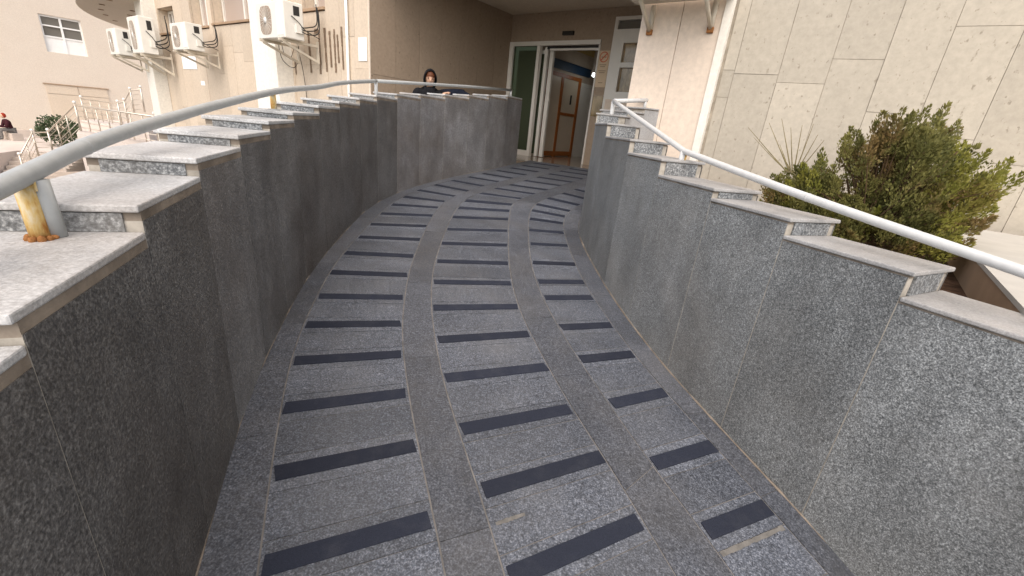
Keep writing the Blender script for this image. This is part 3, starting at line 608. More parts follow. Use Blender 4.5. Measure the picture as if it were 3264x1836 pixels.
# ------------------------------------------------------------------ planter on the right
sheet('planter_bed', [(1.15,3.5),(1.30,4.70),(1.75,4.40),(3.9,3.2),(2.0,1.2),(1.7,1.3)], 0.755, M['soil'], 0.3)
PW = thing('planter_wall', (2.4, 2.2, -0.5), 'low brown planter wall with a grey coping at the right edge', 'planter wall')
KU = dirv(38.4); KN_ = Vector((KU.y, -KU.x, 0))
k0 = Vector((1.36, 0.945, 0))
def kbox(m_, s0, s1, w0_, w1_, z0, z1):
    q = [k0+KU*s0+KN_*w0_, k0+KU*s0+KN_*w1_, k0+KU*s1+KN_*w1_, k0+KU*s1+KN_*w0_]
    m_.hexa([p+Vector((0,0,z0)) for p in q], [p+Vector((0,0,z1)) for p in q])
part('body', M['brownwall'], PW, lambda m_: kbox(m_, 0.45, 3.2, 0.0, 0.50, -0.5, 0.905))
part('coping', M['greytop'], PW, lambda m_: kbox(m_, 0.44, 3.2, -0.006, 0.51, 0.906, 0.925))
part('ledge', M['ledge'], PW, lambda m_: kbox(m_, 0.2, 3.2, 0.512, 2.6, 0.3, 0.935))

def spray(mb, p, d, ln, rad, cnt, size):
    """feathery conifer plume: small scale-leaf blades round an axis"""
    d = d.normalized(); x = d.orthogonal().normalized(); y = d.cross(x)
    for i in range(cnt):
        s = random.random()**0.8; ph = random.uniform(0, 6.283); prof = math.sin(math.pi*min(1, 0.12+0.88*s))**0.6*(1-0.35*s)
        rr = rad*prof*math.sqrt(random.random()); o = x*math.cos(ph)+y*math.sin(ph)
        c_ = p+d*(ln*s)+o*rr
        ax = (d*random.uniform(0.7,1.4)+o*random.uniform(0.2,1.0)+Vector((0,0,random.uniform(-0.1,0.5)))).normalized()
        sd = ax.cross(Vector((random.uniform(-1,1), random.uniform(-1,1), random.uniform(-1,1)))).normalized()
        L_ = size*random.uniform(0.7, 1.5); w_ = L_*random.uniform(0.16, 0.30)
        n0 = len(mb.v)
        mb.v += [tuple(c_), tuple(c_+ax*L_*0.5+sd*w_), tuple(c_+ax*L_), tuple(c_+ax*L_*0.45-sd*w_)]
        mb.f.append((n0, n0+1, n0+2, n0+3))
BU = thing('conifer_shrub', (2.30, 2.75, 0.755), 'olive green feathery conifer shrub behind the right handrail', 'shrub')
fol, foly, stems = MB(), MB(), MB()
random.seed(21)
base = Vector((2.19, 2.76, 0.755))
tips = []
X_, Y_ = dirv(128), dirv(38)           # across / away as seen from the ramp
for i in range(250):
    a_ = random.uniform(-1, 1); b_ = random.uniform(-0.30, 0.36)
    hmax = 0.86-0.62*max(0, -a_-0.10)-0.42*max(0, a_-0.30)-0.06*math.sin(a_*8+1)
    h = hmax*random.uniform(0.10, 1.0)**0.75
    wdt = 0.60*(0.62+0.38*math.sin(min(1, max(0.05, h/0.8))*3.0)) if h > 0.22 else 0.56
    if a_ > 0: wdt *= 0.80
    tips.append(base+X_*(a_*wdt)+Y_*b_+Vector((0,0,h*0.95)))
for i in range(75):
    tips.append(base+X_*random.uniform(-0.60,0.42)+Y_*random.uniform(-0.34,0.0)+Vector((0,0,random.uniform(0.02,0.26))))
for i in range(11):
    q = base+X_*random.uniform(-0.25,0.35)+Y_*random.uniform(-0.1,0.15)+Vector((0,0,random.uniform(0.45,0.7)))
    stems.tube([base+Vector((random.uniform(-.03,.03), random.uniform(-.03,.03), -0.02)), base.lerp(q, 0.5)+X_*random.uniform(-.05,.05), q], [0.016,0.010,0.004], 6)
for t_ in tips:
    root = base+Vector((random.uniform(-.05,.05), random.uniform(-.05,.05), random.uniform(0.02, 0.35)*min(1,(t_.z-0.75)*1.5)))
    dd = (t_-root); dirn = (dd.normalized()*0.7+Vector((0,0,0.75))+X_*0.12).normalized()
    stems.tube([root, root.lerp(t_, 0.6)+Vector((0,0,0.02)), t_], [0.006,0.004,0.0015], 4, False)
    ln = random.uniform(0.12, 0.21); right = (t_-base).dot(X_) > 0.22
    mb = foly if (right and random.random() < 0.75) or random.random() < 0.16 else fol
    spray(mb, t_-dirn*ln*0.35, dirn, ln, random.uniform(0.030, 0.052), 190, 0.0165)
    for q in range(2):
        p_ = root.lerp(t_, random.uniform(0.45, 0.9)); dq = (dirn+Vector((random.uniform(-.7,.7), random.uniform(-.7,.7), random.uniform(-.2,.4)))).normalized()
        spray(fol, p_, dq, ln*0.8, 0.032, 75, 0.016)
stems.smooth = False
stems.build('branches', M['bark'], BU); fol.build('foliage', M['leaf'], BU); foly.build('tip_foliage', M['leaf_y'], BU)
TW = thing('dry_twigs', (1.95, 3.05, 0.755), 'bare grey twigs fanning out left of the conifer shrub', 'twigs')
tw = MB(); tb = Vector((1.88, 2.95, 0.80)); hub = Vector((1.80, 3.02, 1.20))
tw.tube([tb, tb.lerp(hub, .5)+Vector((.02,0,0)), hub], [0.010,0.007,0.005], 6)
for dx, dz in ((-0.42,0.26),(-0.36,0.20),(-0.28,0.30),(-0.20,0.33),(-0.12,0.28),(-0.05,0.30),(0.02,0.31),(0.07,0.25),(0.12,0.22),(-0.16,0.17)):
    e_ = hub+X_*dx*0.85+Vector((0,0,dz))
    tw.tube([hub+X_*dx*0.1, hub.lerp(e_, .5)+Vector((0,0,-0.02)), e_], [0.0045,0.003,0.0012], 4, False)
tw.build('twig', M['twig'], TW)

# ------------------------------------------------------------------ air conditioners
def make_ac(w_, h_, d_, gap):
    root = bpy.data.objects.new('air_conditioner', None); C.objects.link(root); root.empty_display_size = 0.1
    # local frame: x to the right seen from outside, y outwards, z up; origin at the wall, underside of the casing
    L = dict(local=True)
    y0, y1 = gap, gap+d_
    o = part('casing', M['acbody'], root, lambda m_: m_.box((0, (y0+y1)/2, h_/2), w_, d_, h_), True); bevel(o, 0.015, 3)
    fx = -w_*0.15; fr_ = h_*0.40
    def grille(m_):
        n_ = 20; ring = []
        for k in range(n_):
            t = 2*math.pi*k/n_; c_, s_ = math.cos(t), math.sin(t); q = 1/max(abs(c_), abs(s_)); q = min(q, 1.18)
            ring.append((fx+fr_*1.02*c_*q*0.92, h_*0.5+fr_*s_*q*0.98))
        m_.add([(x, y1+0.004, z) for x, z in ring]+[(x, y1-0.01, z) for x, z in ring], [tuple(range(n_))]+[(k, (k+1)%n_, n_+(k+1)%n_, n_+k) for k in range(n_)])
    g = part('fan_grille', M['acgrille'], o, grille, True)
    def wires(m_):
        for k in range(22):
            t = 2*math.pi*k/22; m_.tube([(fx+fr_*0.2*math.cos(t), y1+0.008, h_/2+fr_*0.2*math.sin(t)), (fx+fr_*0.98*math.cos(t), y1+0.008, h_/2+fr_*0.98*math.sin(t))], 0.0022, 4, False)
    part('fan_guard', M['acbody'], o, wires, True)
    part('fan_hub', M['white'], root, lambda m_: m_.tube([(fx, y1-0.005, h_/2), (fx, y1+0.018, h_/2)], fr_*0.20, 18), True)
    part('service_panel', M['white'], root, lambda m_: m_.box((w_*0.36, y1+0.002, h_*0.5), w_*0.22, 0.008, h_*0.84), True)
    part('vent', M['black'], root, lambda m_: m_.box((w_/2+0.001, y0+d_*0.35, h_*0.78), 0.006, d_*0.30, h_*0.25), True)
    part('valve_cover', M['acbody'], root, lambda m_: m_.box((w_/2+0.018, y0+d_*0.30, h_*0.30), 0.036, d_*0.3, h_*0.22), True)
    for sx in (-1, 1):
        def br(m_):
            x = sx*w_*0.36
            m_.box((x, (y1+0.04)/2, -0.022), 0.045, y1+0.04, 0.035)
            p0, p1 = Vector((x, 0.01, -0.27)), Vector((x, y1-0.02, -0.045)); ax = (p1-p0).normalized(); 
            m_.box((p0+p1)/2, 0.04, (p1-p0).length, 0.035, Vector((1,0,0)), ax, Vector((1,0,0)).cross(ax))
            m_.box((x, 0.014, -0.12), 0.05, 0.022, 0.34)
        part('bracket', M['bracket'], root, br, True)
    def hoses(m_):
        for k in range(3):
            x = w_/2-0.06-0.03*k; 
            m_.tube(smooth_path([(w_/2+0.03, y0+0.06, h_*(0.25+0.05*k)), (w_/2+0.05, y0-0.05, h_*(0.2+0.1*k)), (x+0.05, 0.04, h_*(0.35+0.12*k)), (x+0.04, 0.03, h_*0.95+0.05*k)], 5), 0.009, 6, False)
        m_.tube(smooth_path([(w_/2+0.01, y0+0.2, h_*0.62), (w_/2+0.03, y0+0.10, h_*0.48), (w_/2+0.04, y0, h_*0.30), (w_/2+0.02, 0.05, h_*0.15)], 5), 0.007, 6, False)
    part('hose', M['black'], root, hoses, True)
    def flip(o_):
        for ch in o_.children:
            for v_ in ch.data.vertices: v_.co.x *= -1
            ch.data.flip_normals(); flip(ch)
    flip(root)                          # modelled with x to the right, placed with x along the facade
    return root
def copy_tree(o, parent=None):
    c_ = o.copy(); C.objects.link(c_); c_.parent = parent
    for ch in list(o.children): copy_tree(ch, c_)
    return c_
ROT = Matrix(((V.x, -U.x, 0), (V.y, -U.y, 0), (0,0,1))).to_4x4()
def put(o, v, off, z): mm = ROT.copy(); mm.translation = F(v, off, z); o.matrix_world = mm
ac0 = make_ac(0.92, 0.52, 0.32, 0.30)
tag(ac0, 'nearest white air conditioner with a round white fan hub on the pilaster', 'air conditioner', 'air conditioners on the facade'); put(ac0, 1.69, 0.08, 2.255)
ac1 = copy_tree(ac0); tag(ac1, 'second nearest air conditioner, above the white square paper notice', 'air conditioner'); put(ac1, 5.92, 0.08, 2.14)
ac2 = copy_tree(ac0); tag(ac2, 'tall air conditioner mounted high beside the far white pilaster', 'air conditioner'); put(ac2, 9.0, 0.08, 2.10); ac2.scale = (1,1,1.60)
ac3 = copy_tree(ac0); tag(ac3, 'farthest air conditioner, half hidden behind the tall one', 'air conditioner'); put(ac3, 10.2, 0.30, 2.04); ac3.scale = (0.9,1,1.2)

# shelf with brackets over the cream pier
AS = thing('metal_shelf', F(-4.75,-0.1,2.5), 'empty rusty bracketed shelf above the cream pier', 'shelf')
part('tray', M['bracket'], AS, lambda m_: m_.fbox(-5.20, -4.30, -0.06, 0.52, 2.535, 2.60))
for v_ in (-4.47, -5.05):
    def sb(m_):
        m_.fbox(v_-0.022, v_+0.022, -0.10, -0.075, 2.30, 2.53)
        m_.tube([F(v_,-0.08,2.31), F(v_,0.30,2.53)], 0.020, 6)
    o = part('bracket', M['bracket'], AS, sb)
    part('rusty_foot', M['rustdark'], o, lambda m_: m_.fbox(v_-0.026, v_+0.026, -0.101, -0.068, 2.275, 2.32))

# pipe, cables, papers, old letter traces, signs
DP = tag(MB().tube([F(0.56,0.035,-0.6), F(0.56,0.035,3.9)], 0.022, 12).build('drain_pipe', M['white']), 'thin white vertical pipe on the cream facade beside the recess', 'pipe')
cb = MB()
cb.tube(smooth_path([F(2.02,0.10,2.30), F(2.02,0.06,2.05), F(1.99,0.03,1.75), F(1.95,0.02,1.2), F(1.95,0.02,0.6)], 6), 0.006, 6)
tag(cb.build('hanging_cable', M['black']), 'thin dark cable hanging straight down below the nearest air conditioner', 'cable')
cb = MB()
cb.tube(smooth_path([F(2.30,0.30,2.24), F(2.36,0.22,2.02), F(2.22,0.12,1.90), F(2.06,0.10,1.99), F(1.98,0.10,2.25)], 7), 0.006, 6)
cb.tube(smooth_path([F(2.28,0.25,2.24), F(2.30,0.2,2.1), F(2.2,0.15,2.06), F(2.12,0.12,2.2)], 7), 0.005, 6)
tag(cb.build('looped_cable', M['black']), 'looped dark cable drooping under the nearest air conditioner', 'cable')
tag(MB().fbox(0.075, 0.30, 0.004, 0.008, 2.03, 2.36).build('paper_notice', M['paper']), 'white paper notice on the facade edge right of the vertical pipe', 'notice')
tag(MB().fbox(7.22, 8.18, 0.004, 0.008, 1.84, 2.13).build('paper_notice', M['paper']), 'large white paper notice on the facade under the second air conditioner', 'notice')
tag(MB().fbox(6.85, 7.10, 0.004, 0.008, 1.48, 1.58).build('paper_notice', M['paper']), 'small white paper scrap low on the cream facade', 'notice')
LT = thing('letter_traces', F(1.3,0.0,1.8), 'dark adhesive traces of removed lettering on the cream facade', 'letter traces')
def stroke(v0, z0, v1, z1, w_):
    m_ = MB(); 
    nseg = 9
    for q in range(nseg):
        t0_, t1_ = q/nseg, (q+1)/nseg; va, vb = v0+(v1-v0)*t0_, v0+(v1-v0)*t1_; za, zb = z0+(z1-z0)*t0_, z0+(z1-z0)*t1_
        if abs(z1-z0) >= abs(v1-v0): 
            ww = w_*random.uniform(0.7, 1.15); m_.fbox(va-ww/2, va+ww/2, 0.004, 0.0065, min(za,zb), max(za,zb))
        else:
            ww = w_*random.uniform(0.8, 1.1); m_.fbox(min(va,vb), max(va,vb), 0.004, 0.0065, za-ww/2, za+ww/2)
    m_.build('stroke', M['trace'], LT)
for s_ in ((1.45,2.51,1.46,1.82,0.055),(1.60,2.49,1.475,2.50,0.065),(1.54,2.20,1.475,2.21,0.05),(1.53,2.10,1.53,2.04,0.045),(1.80,2.48,1.77,1.84,0.06),(1.27,2.53,1.25,1.86,0.055),(1.12,2.48,1.10,1.93,0.05),(0.98,2.50,0.97,1.85,0.05),(0.89,2.42,0.87,2.0,0.05),(0.765,2.53,0.745,1.90,0.045),(2.33,2.05,2.32,1.80,0.04)): stroke(*s_)
NS = thing('no_smoking_sign', F(-2.23,bo+0.02,2.13), 'tan no smoking sign with a red crossed ring beside the sliding door', 'sign')
SGN = part('board', M['cardtan'], NS, lambda m_: m_.fbox(-2.348, -2.135, bo+0.003, bo+0.014, 2.13, 2.74))
def ring(m_):
    n_ = 28; c_ = (-2.24, 2.635); R0, R1 = 0.072, 0.09; vs = []
    for k in range(n_):
        t = 2*math.pi*k/n_
        for r_ in (R0, R1): vs.append(F(c_[0]+r_*math.cos(t), bo+0.0165, c_[1]+r_*math.sin(t)))
    m_.add(vs, [(2*k, 2*k+1, (2*k+3) % (2*n_), (2*k+2) % (2*n_)) for k in range(n_)])
    for k in range(1): 
        d = 0.052; w_ = 0.008
        m_.add([F(c_[0]+d+w_, bo+0.0166, c_[1]-d+w_), F(c_[0]-d+w_, bo+0.0166, c_[1]+d+w_), F(c_[0]-d-w_, bo+0.0166, c_[1]+d-w_), F(c_[0]+d-w_, bo+0.0166, c_[1]-d-w_)], [(0,1,2,3)])
part('ring', M['red'], SGN, ring)
part('cigarette', M['ink'], SGN, lambda m_: m_.fbox(-2.29, -2.19, bo+0.0145, bo+0.0155, 2.626, 2.642))
for z_, w_ in ((2.50,0.14),(2.47,0.10),(2.40,0.15),(2.37,0.12),(2.20,0.09)):
    part('printed_line', M['ink'], SGN, lambda m_: m_.fbox(-2.24-w_/2, -2.24+w_/2, bo+0.0145, bo+0.0155, z_, z_+0.012))
tag(MB().fbox(-2.345, -2.14, bo+0.003, bo+0.012, 1.62, 1.98).build('blank_plaque', M['brownglass']), 'small brown plaque below the no smoking sign', 'plaque')

# ------------------------------------------------------------------ far left: annex, canopy, plaza, stairs, balustrades
wv = 31.0
AN = thing('annex_building', F(wv,0,-2.0), 'plain pale annex with one small window in the far left background', 'building')
def wbox(m_, u0_, u1_, d0, d1, z0, z1):  # u along the facade, d = distance in front of it
    m_.fbox(wv-d1, wv-d0, -u1_, -u0_, z0, z1)
def annexwall(m_):
    wbox(m_, -30, 0.62, -1, 0, -3.4, TOP); wbox(m_, 2.32, 30, -1, 0, -3.4, TOP)
    wbox(m_, 0.62, 2.32, -1, 0, 4.46, TOP); wbox(m_, 0.62, 2.32, -1, 0, -3.4, 2.60)
part('wall', M['annex'], AN, annexwall)
AW = part('window', M['white'], AN, lambda m_: [wbox(m_, 0.62, 0.70, -0.25, -0.12, 2.6, 4.46), wbox(m_, 2.24, 2.32, -0.25, -0.12, 2.6, 4.46), wbox(m_, 1.41, 1.50, -0.25, -0.115, 2.6, 4.46), wbox(m_, 0.70, 2.24, -0.25, -0.118, 4.36, 4.46), wbox(m_, 0.70, 2.24, -0.25, -0.119, 3.90, 3.97), wbox(m_, 0.70, 2.24, -0.25, -0.117, 3.36, 3.43), wbox(m_, 0.70, 2.24, -0.25, -0.16, 2.6, 3.36)])
part('pane', M['glass'], AW, lambda m_: wbox(m_, 0.70, 1.41, -0.22, -0.18, 3.97, 4.36)); part('pane', M['glass'], AW, lambda m_: wbox(m_, 1.50, 2.24, -0.22, -0.18, 3.97, 4.36))
part('pane', M['glass'], AW, lambda m_: wbox(m_, 0.70, 1.41, -0.26, -0.22, 3.43, 3.90)); part('pane', M['glass'], AW, lambda m_: wbox(m_, 1.50, 2.24, -0.22, -0.18, 3.43, 3.90))
SH = part('shutter', M['facade'], AN, lambda m_: [wbox(m_, 0.18, 1.50, 0.0, 0.05, 0.42, 0.90), wbox(m_, 1.53, 2.82, 0.0, 0.05, 0.42, 0.90), wbox(m_, 0.18, 2.82, 0.0, 0.05, -2.0, 0.39)])
part('lintel', M['brownwall'], AN, lambda m_: wbox(m_, 0.10, 2.9, 0.0, 0.10, 0.905, 0.95))
part('plinth', M['stepstone'], AN, lambda m_: wbox(m_, -30, 0.3, 0.0, 0.45, -2.0, -1.62))
# round balcony slab over the far end of the facade
def disc(m_, cx, co, r_, z0, z1, n_=40):
    vs = [F(cx+r_*math.cos(2*math.pi*k/n_), co+r_*math.sin(2*math.pi*k/n_), z0) for k in range(n_)]+[F(cx+r_*math.cos(2*math.pi*k/n_), co+r_*math.sin(2*math.pi*k/n_), z1) for k in range(n_)]
    m_.add(vs, [tuple(range(n_))[::-1], tuple(range(n_, 2*n_))]+[(k, (k+1)%n_, n_+(k+1)%n_, n_+k) for k in range(n_)])
def balc(m_, z0, z1, grow=0.0):
    pl = [(9.62-grow,-0.3)]+[(9.62-grow+k*0.65, -12+math.sqrt(max(0, (13.2+grow)**2-(9.62-grow+k*0.65-10.6)**2))) for k in range(15)]+[(18.9,-5.0),(9.62-grow,-5.0)]
    n_ = len(pl); vs = [F(a_,b_,z0) for a_, b_ in pl]+[F(a_,b_,z1) for a_, b_ in pl]
    m_.add(vs, [tuple(range(n_)), tuple(range(n_, 2*n_))[::-1]]+[(k, n_+k, n_+(k+1)%n_, (k+1)%n_) for k in range(n_)])
CN = part('balcony_slab', M['soffit'], BL, lambda m_: balc(m_, 3.42, 3.9))
for q in range(10):
    av = 10.9+1.3*(q//2); ao = -12+math.sqrt(13.2**2-(av-10.6)**2)-0.55-0.7*(q % 2)
    part('downlight', M['brownwall'], CN, lambda m_: m_.tube([F(av,ao,3.43), F(av,ao,3.405)], 0.07, 10))
part('end_wall', M['annex'], BL, lambda m_: m_.fbox(10.2, 10.4, -9, -0.3, -3.4, 3.42))
# plaza, terrace and stairs
sheet('plaza', [xy(wv,30), xy(wv,-30), xy(11.6,-30), xy(11.6,-0.2), (-14.5,20.0), (-20.4,21.9), (-23.3,19.9), (-21.0,14.0), (-27,0.0)], -2.0, M['paving'], 1.5)
sheet('terrace', [xy(0.3,0.02), xy(11.5,0.02), xy(11.5,-1.5), (-18.9,18.6), (-17.6,17.2), (-12.9,15.0), (-6.5,10.6), (-2.0,6.6)], -0.655, M['paving'], 3)
ST = thing('outdoor_stairs', (-21, 20, -3.4), 'pale stone steps descending beside the steel balustrades, far left', 'stairs')
sdir = Vector((math.sin(math.radians(150)), math.cos(math.radians(150)), 0)); sx = Vector((sdir.y, -sdir.x, 0))*-1
s0 = Vector((-21.6, 20.9, 0))
for i in range(9):
    c_ = s0+sdir*(0.15+0.32*i)
    part('step', M['stepstone'], ST, lambda m_: m_.box((c_.x, c_.y, -2.08-0.155*i-0.15), 4.2, 0.335, 0.30, sx, sdir))
ST2 = thing('outdoor_stairs', (-19.4, 18.3, -2.0), 'short pale flight of steps rising to the terrace, far left', 'stairs')
a_, b_ = Vector((-18.3,18.1,0)), Vector((-20.3,18.75,0)); dd = (b_-a_).normalized(); nn_ = Vector((dd.y,-dd.x,0))
for i in range(8):
    c_ = a_+dd*(0.16+0.26*i)-nn_*-0.9
    part('step', M['stepstone'], ST2, lambda m_: m_.box((c_.x, c_.y, -0.655-0.16*(i+1)-0.3), 0.28, 1.7, 0.6, dd, nn_))
def balustrade(label, pts, hgt, nb, loc):
    R_ = thing('balustrade', loc, label, 'balustrade')
    P_ = [Vector(p) for p in pts]
    part('top_rail', M['steel'], R_, lambda m_: m_.tube(P_, 0.030, 8))
    for i, p in enumerate(P_):
        o = part('post', M['steel'], R_, lambda m_: m_.tube([p+Vector((0,0,0.07)), p-Vector((0,0,hgt))], 0.035, 8))
        part('finial', M['white'], o, lambda m_: m_.ball(p+Vector((0,0,0.11)), 0.055))
    for a_, b_ in zip(P_[:-1], P_[1:]):
        k = max(1, int((b_-a_).length/0.75))
        for q in range(1, k): 
            c_ = a_.lerp(b_, q/k); part('baluster', M['steel'], R_, lambda m_: m_.tube([c_, c_-Vector((0,0,hgt*0.95))], 0.020, 6))
        for q in range(nb): 
            dz = Vector((0,0,hgt*(0.2+0.65*q/max(1,nb-1)))); part('mid_rail', M['steel'], R_, lambda m_: m_.tube([a_-dz, b_-dz], 0.012, 6))
    return R_
balustrade('near steel balustrade running down the steps at the far left', [(-13.08,15.68,0.36),(-18.23,18.03,0.34),(-20.31,18.63,-0.90),(-21.66,19.21,-1.06),(-20.58,17.53,-1.85)], 0.98, 4, (-18,18,-0.65))
balustrade('rear steel balustrade behind the first one at the far left', [(-18.22,21.34,1.17),(-18.97,21.61,1.05),(-19.21,21.42,0.54),(-19.50,21.38,0.43),(-22.51,22.65,0.42)], 1.0, 4, (-20,21.5,-0.6))
sheet('terrace', [(-17.6,20.6),(-19.6,21.15),(-22.7,22.5),(-23.5,24.5),(-17.5,26)], -0.60, M['paving'], 1.4)
# rounded dark shrub
random.seed(4)
SHB = thing('round_shrub', (-23.9, 22.5, -2.0), 'dark green round shrub behind the far balustrade', 'shrub')
sb_ = MB(); c0_ = Vector((-23.95,22.55,-1.25))
for i in range(2600):
    d_ = Vector((random.gauss(0,1), random.gauss(0,1), random.gauss(0,0.7))).normalized(); r_ = random.uniform(0.45,1)**0.5
    p_ = c0_+Vector((d_.x*0.95*r_, d_.y*0.7*r_, d_.z*0.72*r_))+Vector((0,0,0.10*math.sin(d_.x*9)))
    ax = (d_+Vector((random.uniform(-1,1),random.uniform(-1,1),random.uniform(-1,1)))).normalized(); sd_ = ax.orthogonal().normalized(); L_ = random.uniform(0.07,0.13)
    n0 = len(sb_.v); sb_.v += [tuple(p_), tuple(p_+ax*L_*.5+sd_*L_*.3), tuple(p_+ax*L_), tuple(p_+ax*L_*.5-sd_*L_*.3)]; sb_.f.append((n0,n0+1,n0+2,n0+3))
sb_.build('foliage', M['leafdark'], SHB)
part('trunk', M['bark'], SHB, lambda m_: m_.tube([(-23.95,22.55,-2.0),(-23.95,22.55,-1.3)], [0.06,0.04], 8))

# ------------------------------------------------------------------ people
def skin_body(name, mat, parent, joints, edges, sub=2):
    me = bpy.data.meshes.new(name); me.from_pydata([tuple(j[0]) for j in joints], edges, []); me.update(); me.materials.append(mat)
    ob = bpy.data.objects.new(name, me); C.objects.link(ob); ob.parent = parent; ob.location = -Vector(parent.location)
    sk = ob.modifiers.new('skin', 'SKIN'); sv = me.skin_vertices[0].data
    for i, j in enumerate(joints): r_ = j[1]; sv[i].radius = r_ if isinstance(r_, tuple) else (r_, r_); sv[i].use_root = (i == 0)
    sk.use_smooth_shade = True
    ob.modifiers.new('sub', 'SUBSURF').levels = sub; ob.modifiers['sub'].render_levels = sub
    return ob
# seated woman in a black headscarf on the bench by the brown wall
BN = thing('bench', (-1.75, 7.8, ZL), 'wide low stone bench behind the left parapet by the brown wall', 'bench')
part('seat', M['cap_right'], BN, lambda m_: m_.fbox(-1.12, -0.05, -0.1, -2.3, ZL+0.38, ZL+0.43))
for o_ in (-0.25, -2.1): part('leg', M['cap_right'], BN, lambda m_: m_.fbox(-1.08, -0.09, o_, o_-0.1, ZL, ZL+0.38))
hc = Vector((-1.575, 7.19, 1.855))     # head centre
WM = thing('person', (-1.62, 7.27, ZL), 'person in a black headscarf looking down behind the left parapet', 'person')
hip = Vector((-1.64, 7.28, ZL+0.50)); fd = dirv(165); sdv = Vector((fd.y, -fd.x, 0))
chest = hc+Vector((0,0,-0.285))-fd*0.06; neck = hc+Vector((0,0,-0.17))-fd*0.03
J = [(hip, (0.17,0.14)), (hip.lerp(chest, 0.55), (0.15,0.12)), (chest, (0.17,0.12)), (neck, 0.065)]
E_ = [(0,1),(1,2),(2,3)]
for s_ in (-1, 1):
    sh = chest+sdv*s_*0.20+Vector((0,0,0.10)); el = sh+Vector((0,0,-0.27))+fd*0.08+sdv*s_*0.04; wr = el+fd*0.20+Vector((0,0,-0.04))-sdv*s_*0.08
    n0 = len(J); J += [(sh, 0.075), (el, 0.055), (wr, 0.038)]; E_ += [(2,n0),(n0,n0+1),(n0+1,n0+2)]
    hp = hip+sdv*s_*0.10; kn = hp+fd*0.44+Vector((0,0,-0.02)); ak = kn+Vector((0,0,-0.43)); to = ak+fd*0.17+Vector((0,0,-0.04))
    n0 = len(J); J += [(hp, 0.10), (kn, 0.072), (ak, 0.05), (to, 0.045)]; E_ += [(0,n0),(n0,n0+1),(n0+1,n0+2),(n0+2,n0+3)]
skin_body('body', M['clothblack'], WM, J, E_)
look = dirv(163); look = (look*0.95+Vector((0,0,-0.28))).normalized(); hx = look.cross(Vector((0,0,1))).normalized(); hz = hx.cross(look)
HM = Matrix((hx, look, hz)).transposed()
def H(x, y, z): return hc+hx*x+look*y+hz*z
head = part('head', M['skin'], WM, lambda m_: [m_.ball(H(0,0.005,0.0), 0.070, 0.088, 0.105, 20, 14, HM), m_.ball(H(0,0.045,-0.065), 0.048, 0.045, 0.050, 14, 10, HM), m_.ball(H(0,0.094,-0.012), 0.013, 0.018, 0.026, 10, 8, HM), m_.tube([H(0,-0.02,-0.08), H(0,-0.05,-0.19)], 0.05, 12)])
part('hair', M['hair'], head, lambda m_: m_.ball(H(0,0.002,0.044), 0.0745, 0.085, 0.076, 18, 12, HM))
for s_ in (-1, 1):
    part('eye', M['eye'], head, lambda m_: m_.ball(H(s_*0.030,0.082,0.010), 0.013, 0.008, 0.006, 10, 6, HM))
    part('eyebrow', M['hair'], head, lambda m_: m_.ball(H(s_*0.031,0.082,0.028), 0.019, 0.008, 0.004, 10, 6, HM))
part('mouth', M['lip'], head, lambda m_: m_.ball(H(0,0.087,-0.060), 0.022, 0.008, 0.007, 12, 6, HM))
def scarf(m_):
    rings = []
    n_ = 26
    for j in range(9):              # hood: shells from front edge to the back, open at the face
        yy = 0.070-0.022*j if j < 6 else -0.04-0.035*(j-5); k = math.sqrt(max(0.02, 1-((yy-0.015+0.0)/0.125)**2)) if yy < 0.015 else 1.0
        k *= 1.0 if j else 0.93
        rings.append([H(0.094*k*math.sin(2*math.pi*q/n_), yy, -0.012+0.140*k*math.cos(2*math.pi*q/n_)*(1.0 if math.cos(2*math.pi*q/n_) > 0 else 1.05)) for q in range(n_)])
    vs = [p_ for r_ in rings for p_ in r_]
    fs = [(j*n_+q, j*n_+(q+1) % n_, (j+1)*n_+(q+1) % n_, (j+1)*n_+q) for j in range(len(rings)-1) for q in range(n_)]
    fs.append(tuple((len(rings)-1)*n_+q for q in range(n_)))
    m_.add(vs, fs); m_.smooth = True
    m_.tube([H(0,0.02,-0.12), neck+Vector((0,0,-0.03)), chest+Vector((0,0,0.06))], [0.088,0.105,0.17], 16)
sc_ = part('headscarf', M['clothblack'], WM, scarf); sm_ = sc_.modifiers.new('solid', 'SOLIDIFY'); sm_.thickness = 0.008
def hand(root, mat, wr, dr, upv, sc=1.0):
    dr = Vector(dr).normalized(); sd_ = dr.cross(Vector(upv)).normalized(); un = sd_.cross(dr)
    def hf(m_):
        m_.ball(wr+dr*0.045*sc, 0.040*sc, 0.048*sc, 0.016*sc, 12, 8, Matrix((sd_, dr, un)).transposed())
        for k, (x_, l_) in enumerate(((-0.028,0.066),(-0.009,0.076),(0.010,0.072),(0.028,0.056))):
            b0_ = wr+dr*0.08*sc+sd_*x_*sc; m_.tube([b0_, b0_+dr*l_*0.5*sc-un*0.004*sc, b0_+dr*l_*0.85*sc-un*0.022*sc], [0.0095*sc,0.009*sc,0.007*sc], 8)
        b0_ = wr+dr*0.03*sc-sd_*0.034*sc; m_.tube([b0_, b0_+dr*0.03*sc-sd_*0.025*sc, b0_+dr*0.058*sc-sd_*0.030*sc-un*0.01*sc], [0.011*sc,0.010*sc,0.008*sc], 8)
    return part('hand', mat, root, hf)
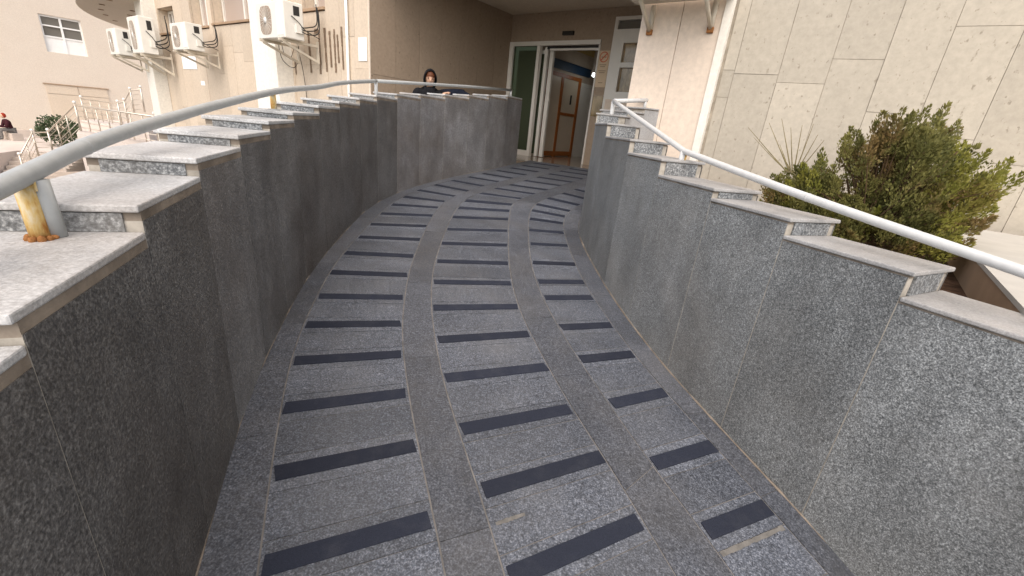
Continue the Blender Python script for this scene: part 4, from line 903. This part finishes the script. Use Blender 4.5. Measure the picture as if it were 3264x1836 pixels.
# second figure bending forward in a navy jacket, one hand on the cap stones
NV = thing('person', (-1.30, 7.75, ZL), 'person bending forward in a navy jacket beside the headscarf, hand on the parapet', 'person')
hip = Vector((-1.22, 8.62, ZL+0.55)); bk = Vector((-1.33,7.92,1.80)); fd = dirv(185); 
J = [(hip, (0.17,0.14)), (hip.lerp(bk, 0.5)+Vector((0,0,0.10)), (0.16,0.13)), (bk+Vector((0,0,-0.06)), (0.17,0.11)), (bk+fd*0.13+Vector((0,0,-0.16)), 0.065), (bk+fd*0.18+Vector((0,0,-0.25)), 0.095), (bk+fd*0.16+Vector((0,0,-0.36)), 0.06)]
E_ = [(0,1),(1,2),(2,3),(3,4),(4,5)]
sdv = Vector((fd.y, -fd.x, 0))
sh = bk+Vector((-0.16,-0.02,-0.07)); el = Vector((-1.50,7.45,1.62)); wr1 = Vector((-1.345,7.16,1.690))
sh = bk+Vector((0.12,-0.02,-0.08)); el = Vector((-1.02,7.62,1.66)); wr1 = Vector((-1.255,7.30,1.690))
n0 = len(J); J += [(sh, 0.08), (el, 0.06), (wr1, 0.042)]; E_ += [(2,n0),(n0,n0+1),(n0+1,n0+2)]
sh2 = bk+Vector((-0.17,-0.02,-0.10)); el2 = sh2+Vector((-0.03,-0.05,-0.28)); wr2 = el2+Vector((0.05,-0.2,-0.05))
n0 = len(J); J += [(sh2, 0.08), (el2, 0.058), (wr2, 0.04)]; E_ += [(2,n0),(n0,n0+1),(n0+1,n0+2)]
for s_ in (-1, 1):
    hp = hip+sdv*s_*0.10; kn = hp+fd*0.42; ak = kn+Vector((0,0,-0.46)); to = ak+fd*0.17+Vector((0,0,-0.04))
    n0 = len(J); J += [(hp, 0.10), (kn, 0.075), (ak, 0.05), (to, 0.045)]; E_ += [(0,n0),(n0,n0+1),(n0+1,n0+2),(n0+2,n0+3)]
skin_body('body', M['clothnavy'], NV, J, E_)
hand(NV, M['skin'], wr1+Vector((-0.02,-0.02,-0.005)), (-0.55,-0.6,-0.12), (0,0,1), 1.05)
# far seated figure at the left edge
fp = Vector((-27.0, 22.98, -1.62)); fd = dirv(200); sdv = Vector((fd.y, -fd.x, 0))
PF = thing('person', (fp.x, fp.y, -2.0), 'person in dark jacket and red headscarf seated on a low block, far left', 'person')
hip = fp+Vector((0,0,0.12)); chest = hip+Vector((0,0,0.40))+fd*0.10
J = [(hip, (0.18,0.15)), (hip.lerp(chest, .5), (0.16,0.13)), (chest, (0.19,0.13)), (chest+Vector((0,0,0.14))+fd*0.03, 0.06)]
E_ = [(0,1),(1,2),(2,3)]
for s_ in (-1, 1):
    sh = chest+sdv*s_*0.20+Vector((0,0,0.05)); el = sh+Vector((0,0,-0.28))+fd*0.12; wr = el+fd*0.22-sdv*s_*0.1
    n0 = len(J); J += [(sh, 0.08), (el, 0.06), (wr, 0.04)]; E_ += [(2,n0),(n0,n0+1),(n0+1,n0+2)]
tag(MB().box((fp.x, fp.y, -1.82), 0.9, 0.42, 0.35, sdv, fd).build('stone_block', M['stepstone']), 'low pale stone block under the far seated person', 'stone block')
skin_body('jacket', M['clothmaroon'], PF, J, E_)
J = [(hip, (0.15,0.13))]; E_ = []
for s_ in (-1, 1):
    hp = hip+sdv*s_*0.10; kn = hp+fd*0.45; ak = kn+Vector((0,0,-0.42)); to = ak+fd*0.18
    n0 = len(J); J += [(hp, 0.10), (kn, 0.08), (ak, 0.055), (to, 0.05)]; E_ += [(0,n0),(n0,n0+1),(n0+1,n0+2),(n0+2,n0+3)]
skin_body('trousers', M['clothgrey'], PF, J, E_)
hc2 = chest+Vector((0,0,0.29))+fd*0.07
hd = part('head', M['skin'], PF, lambda m_: m_.ball(hc2, 0.085, 0.095, 0.115))
part('headscarf', M['clothred'], hd, lambda m_: m_.ball(hc2-fd*0.03+Vector((0,0,0.02)), 0.105, 0.10, 0.125))
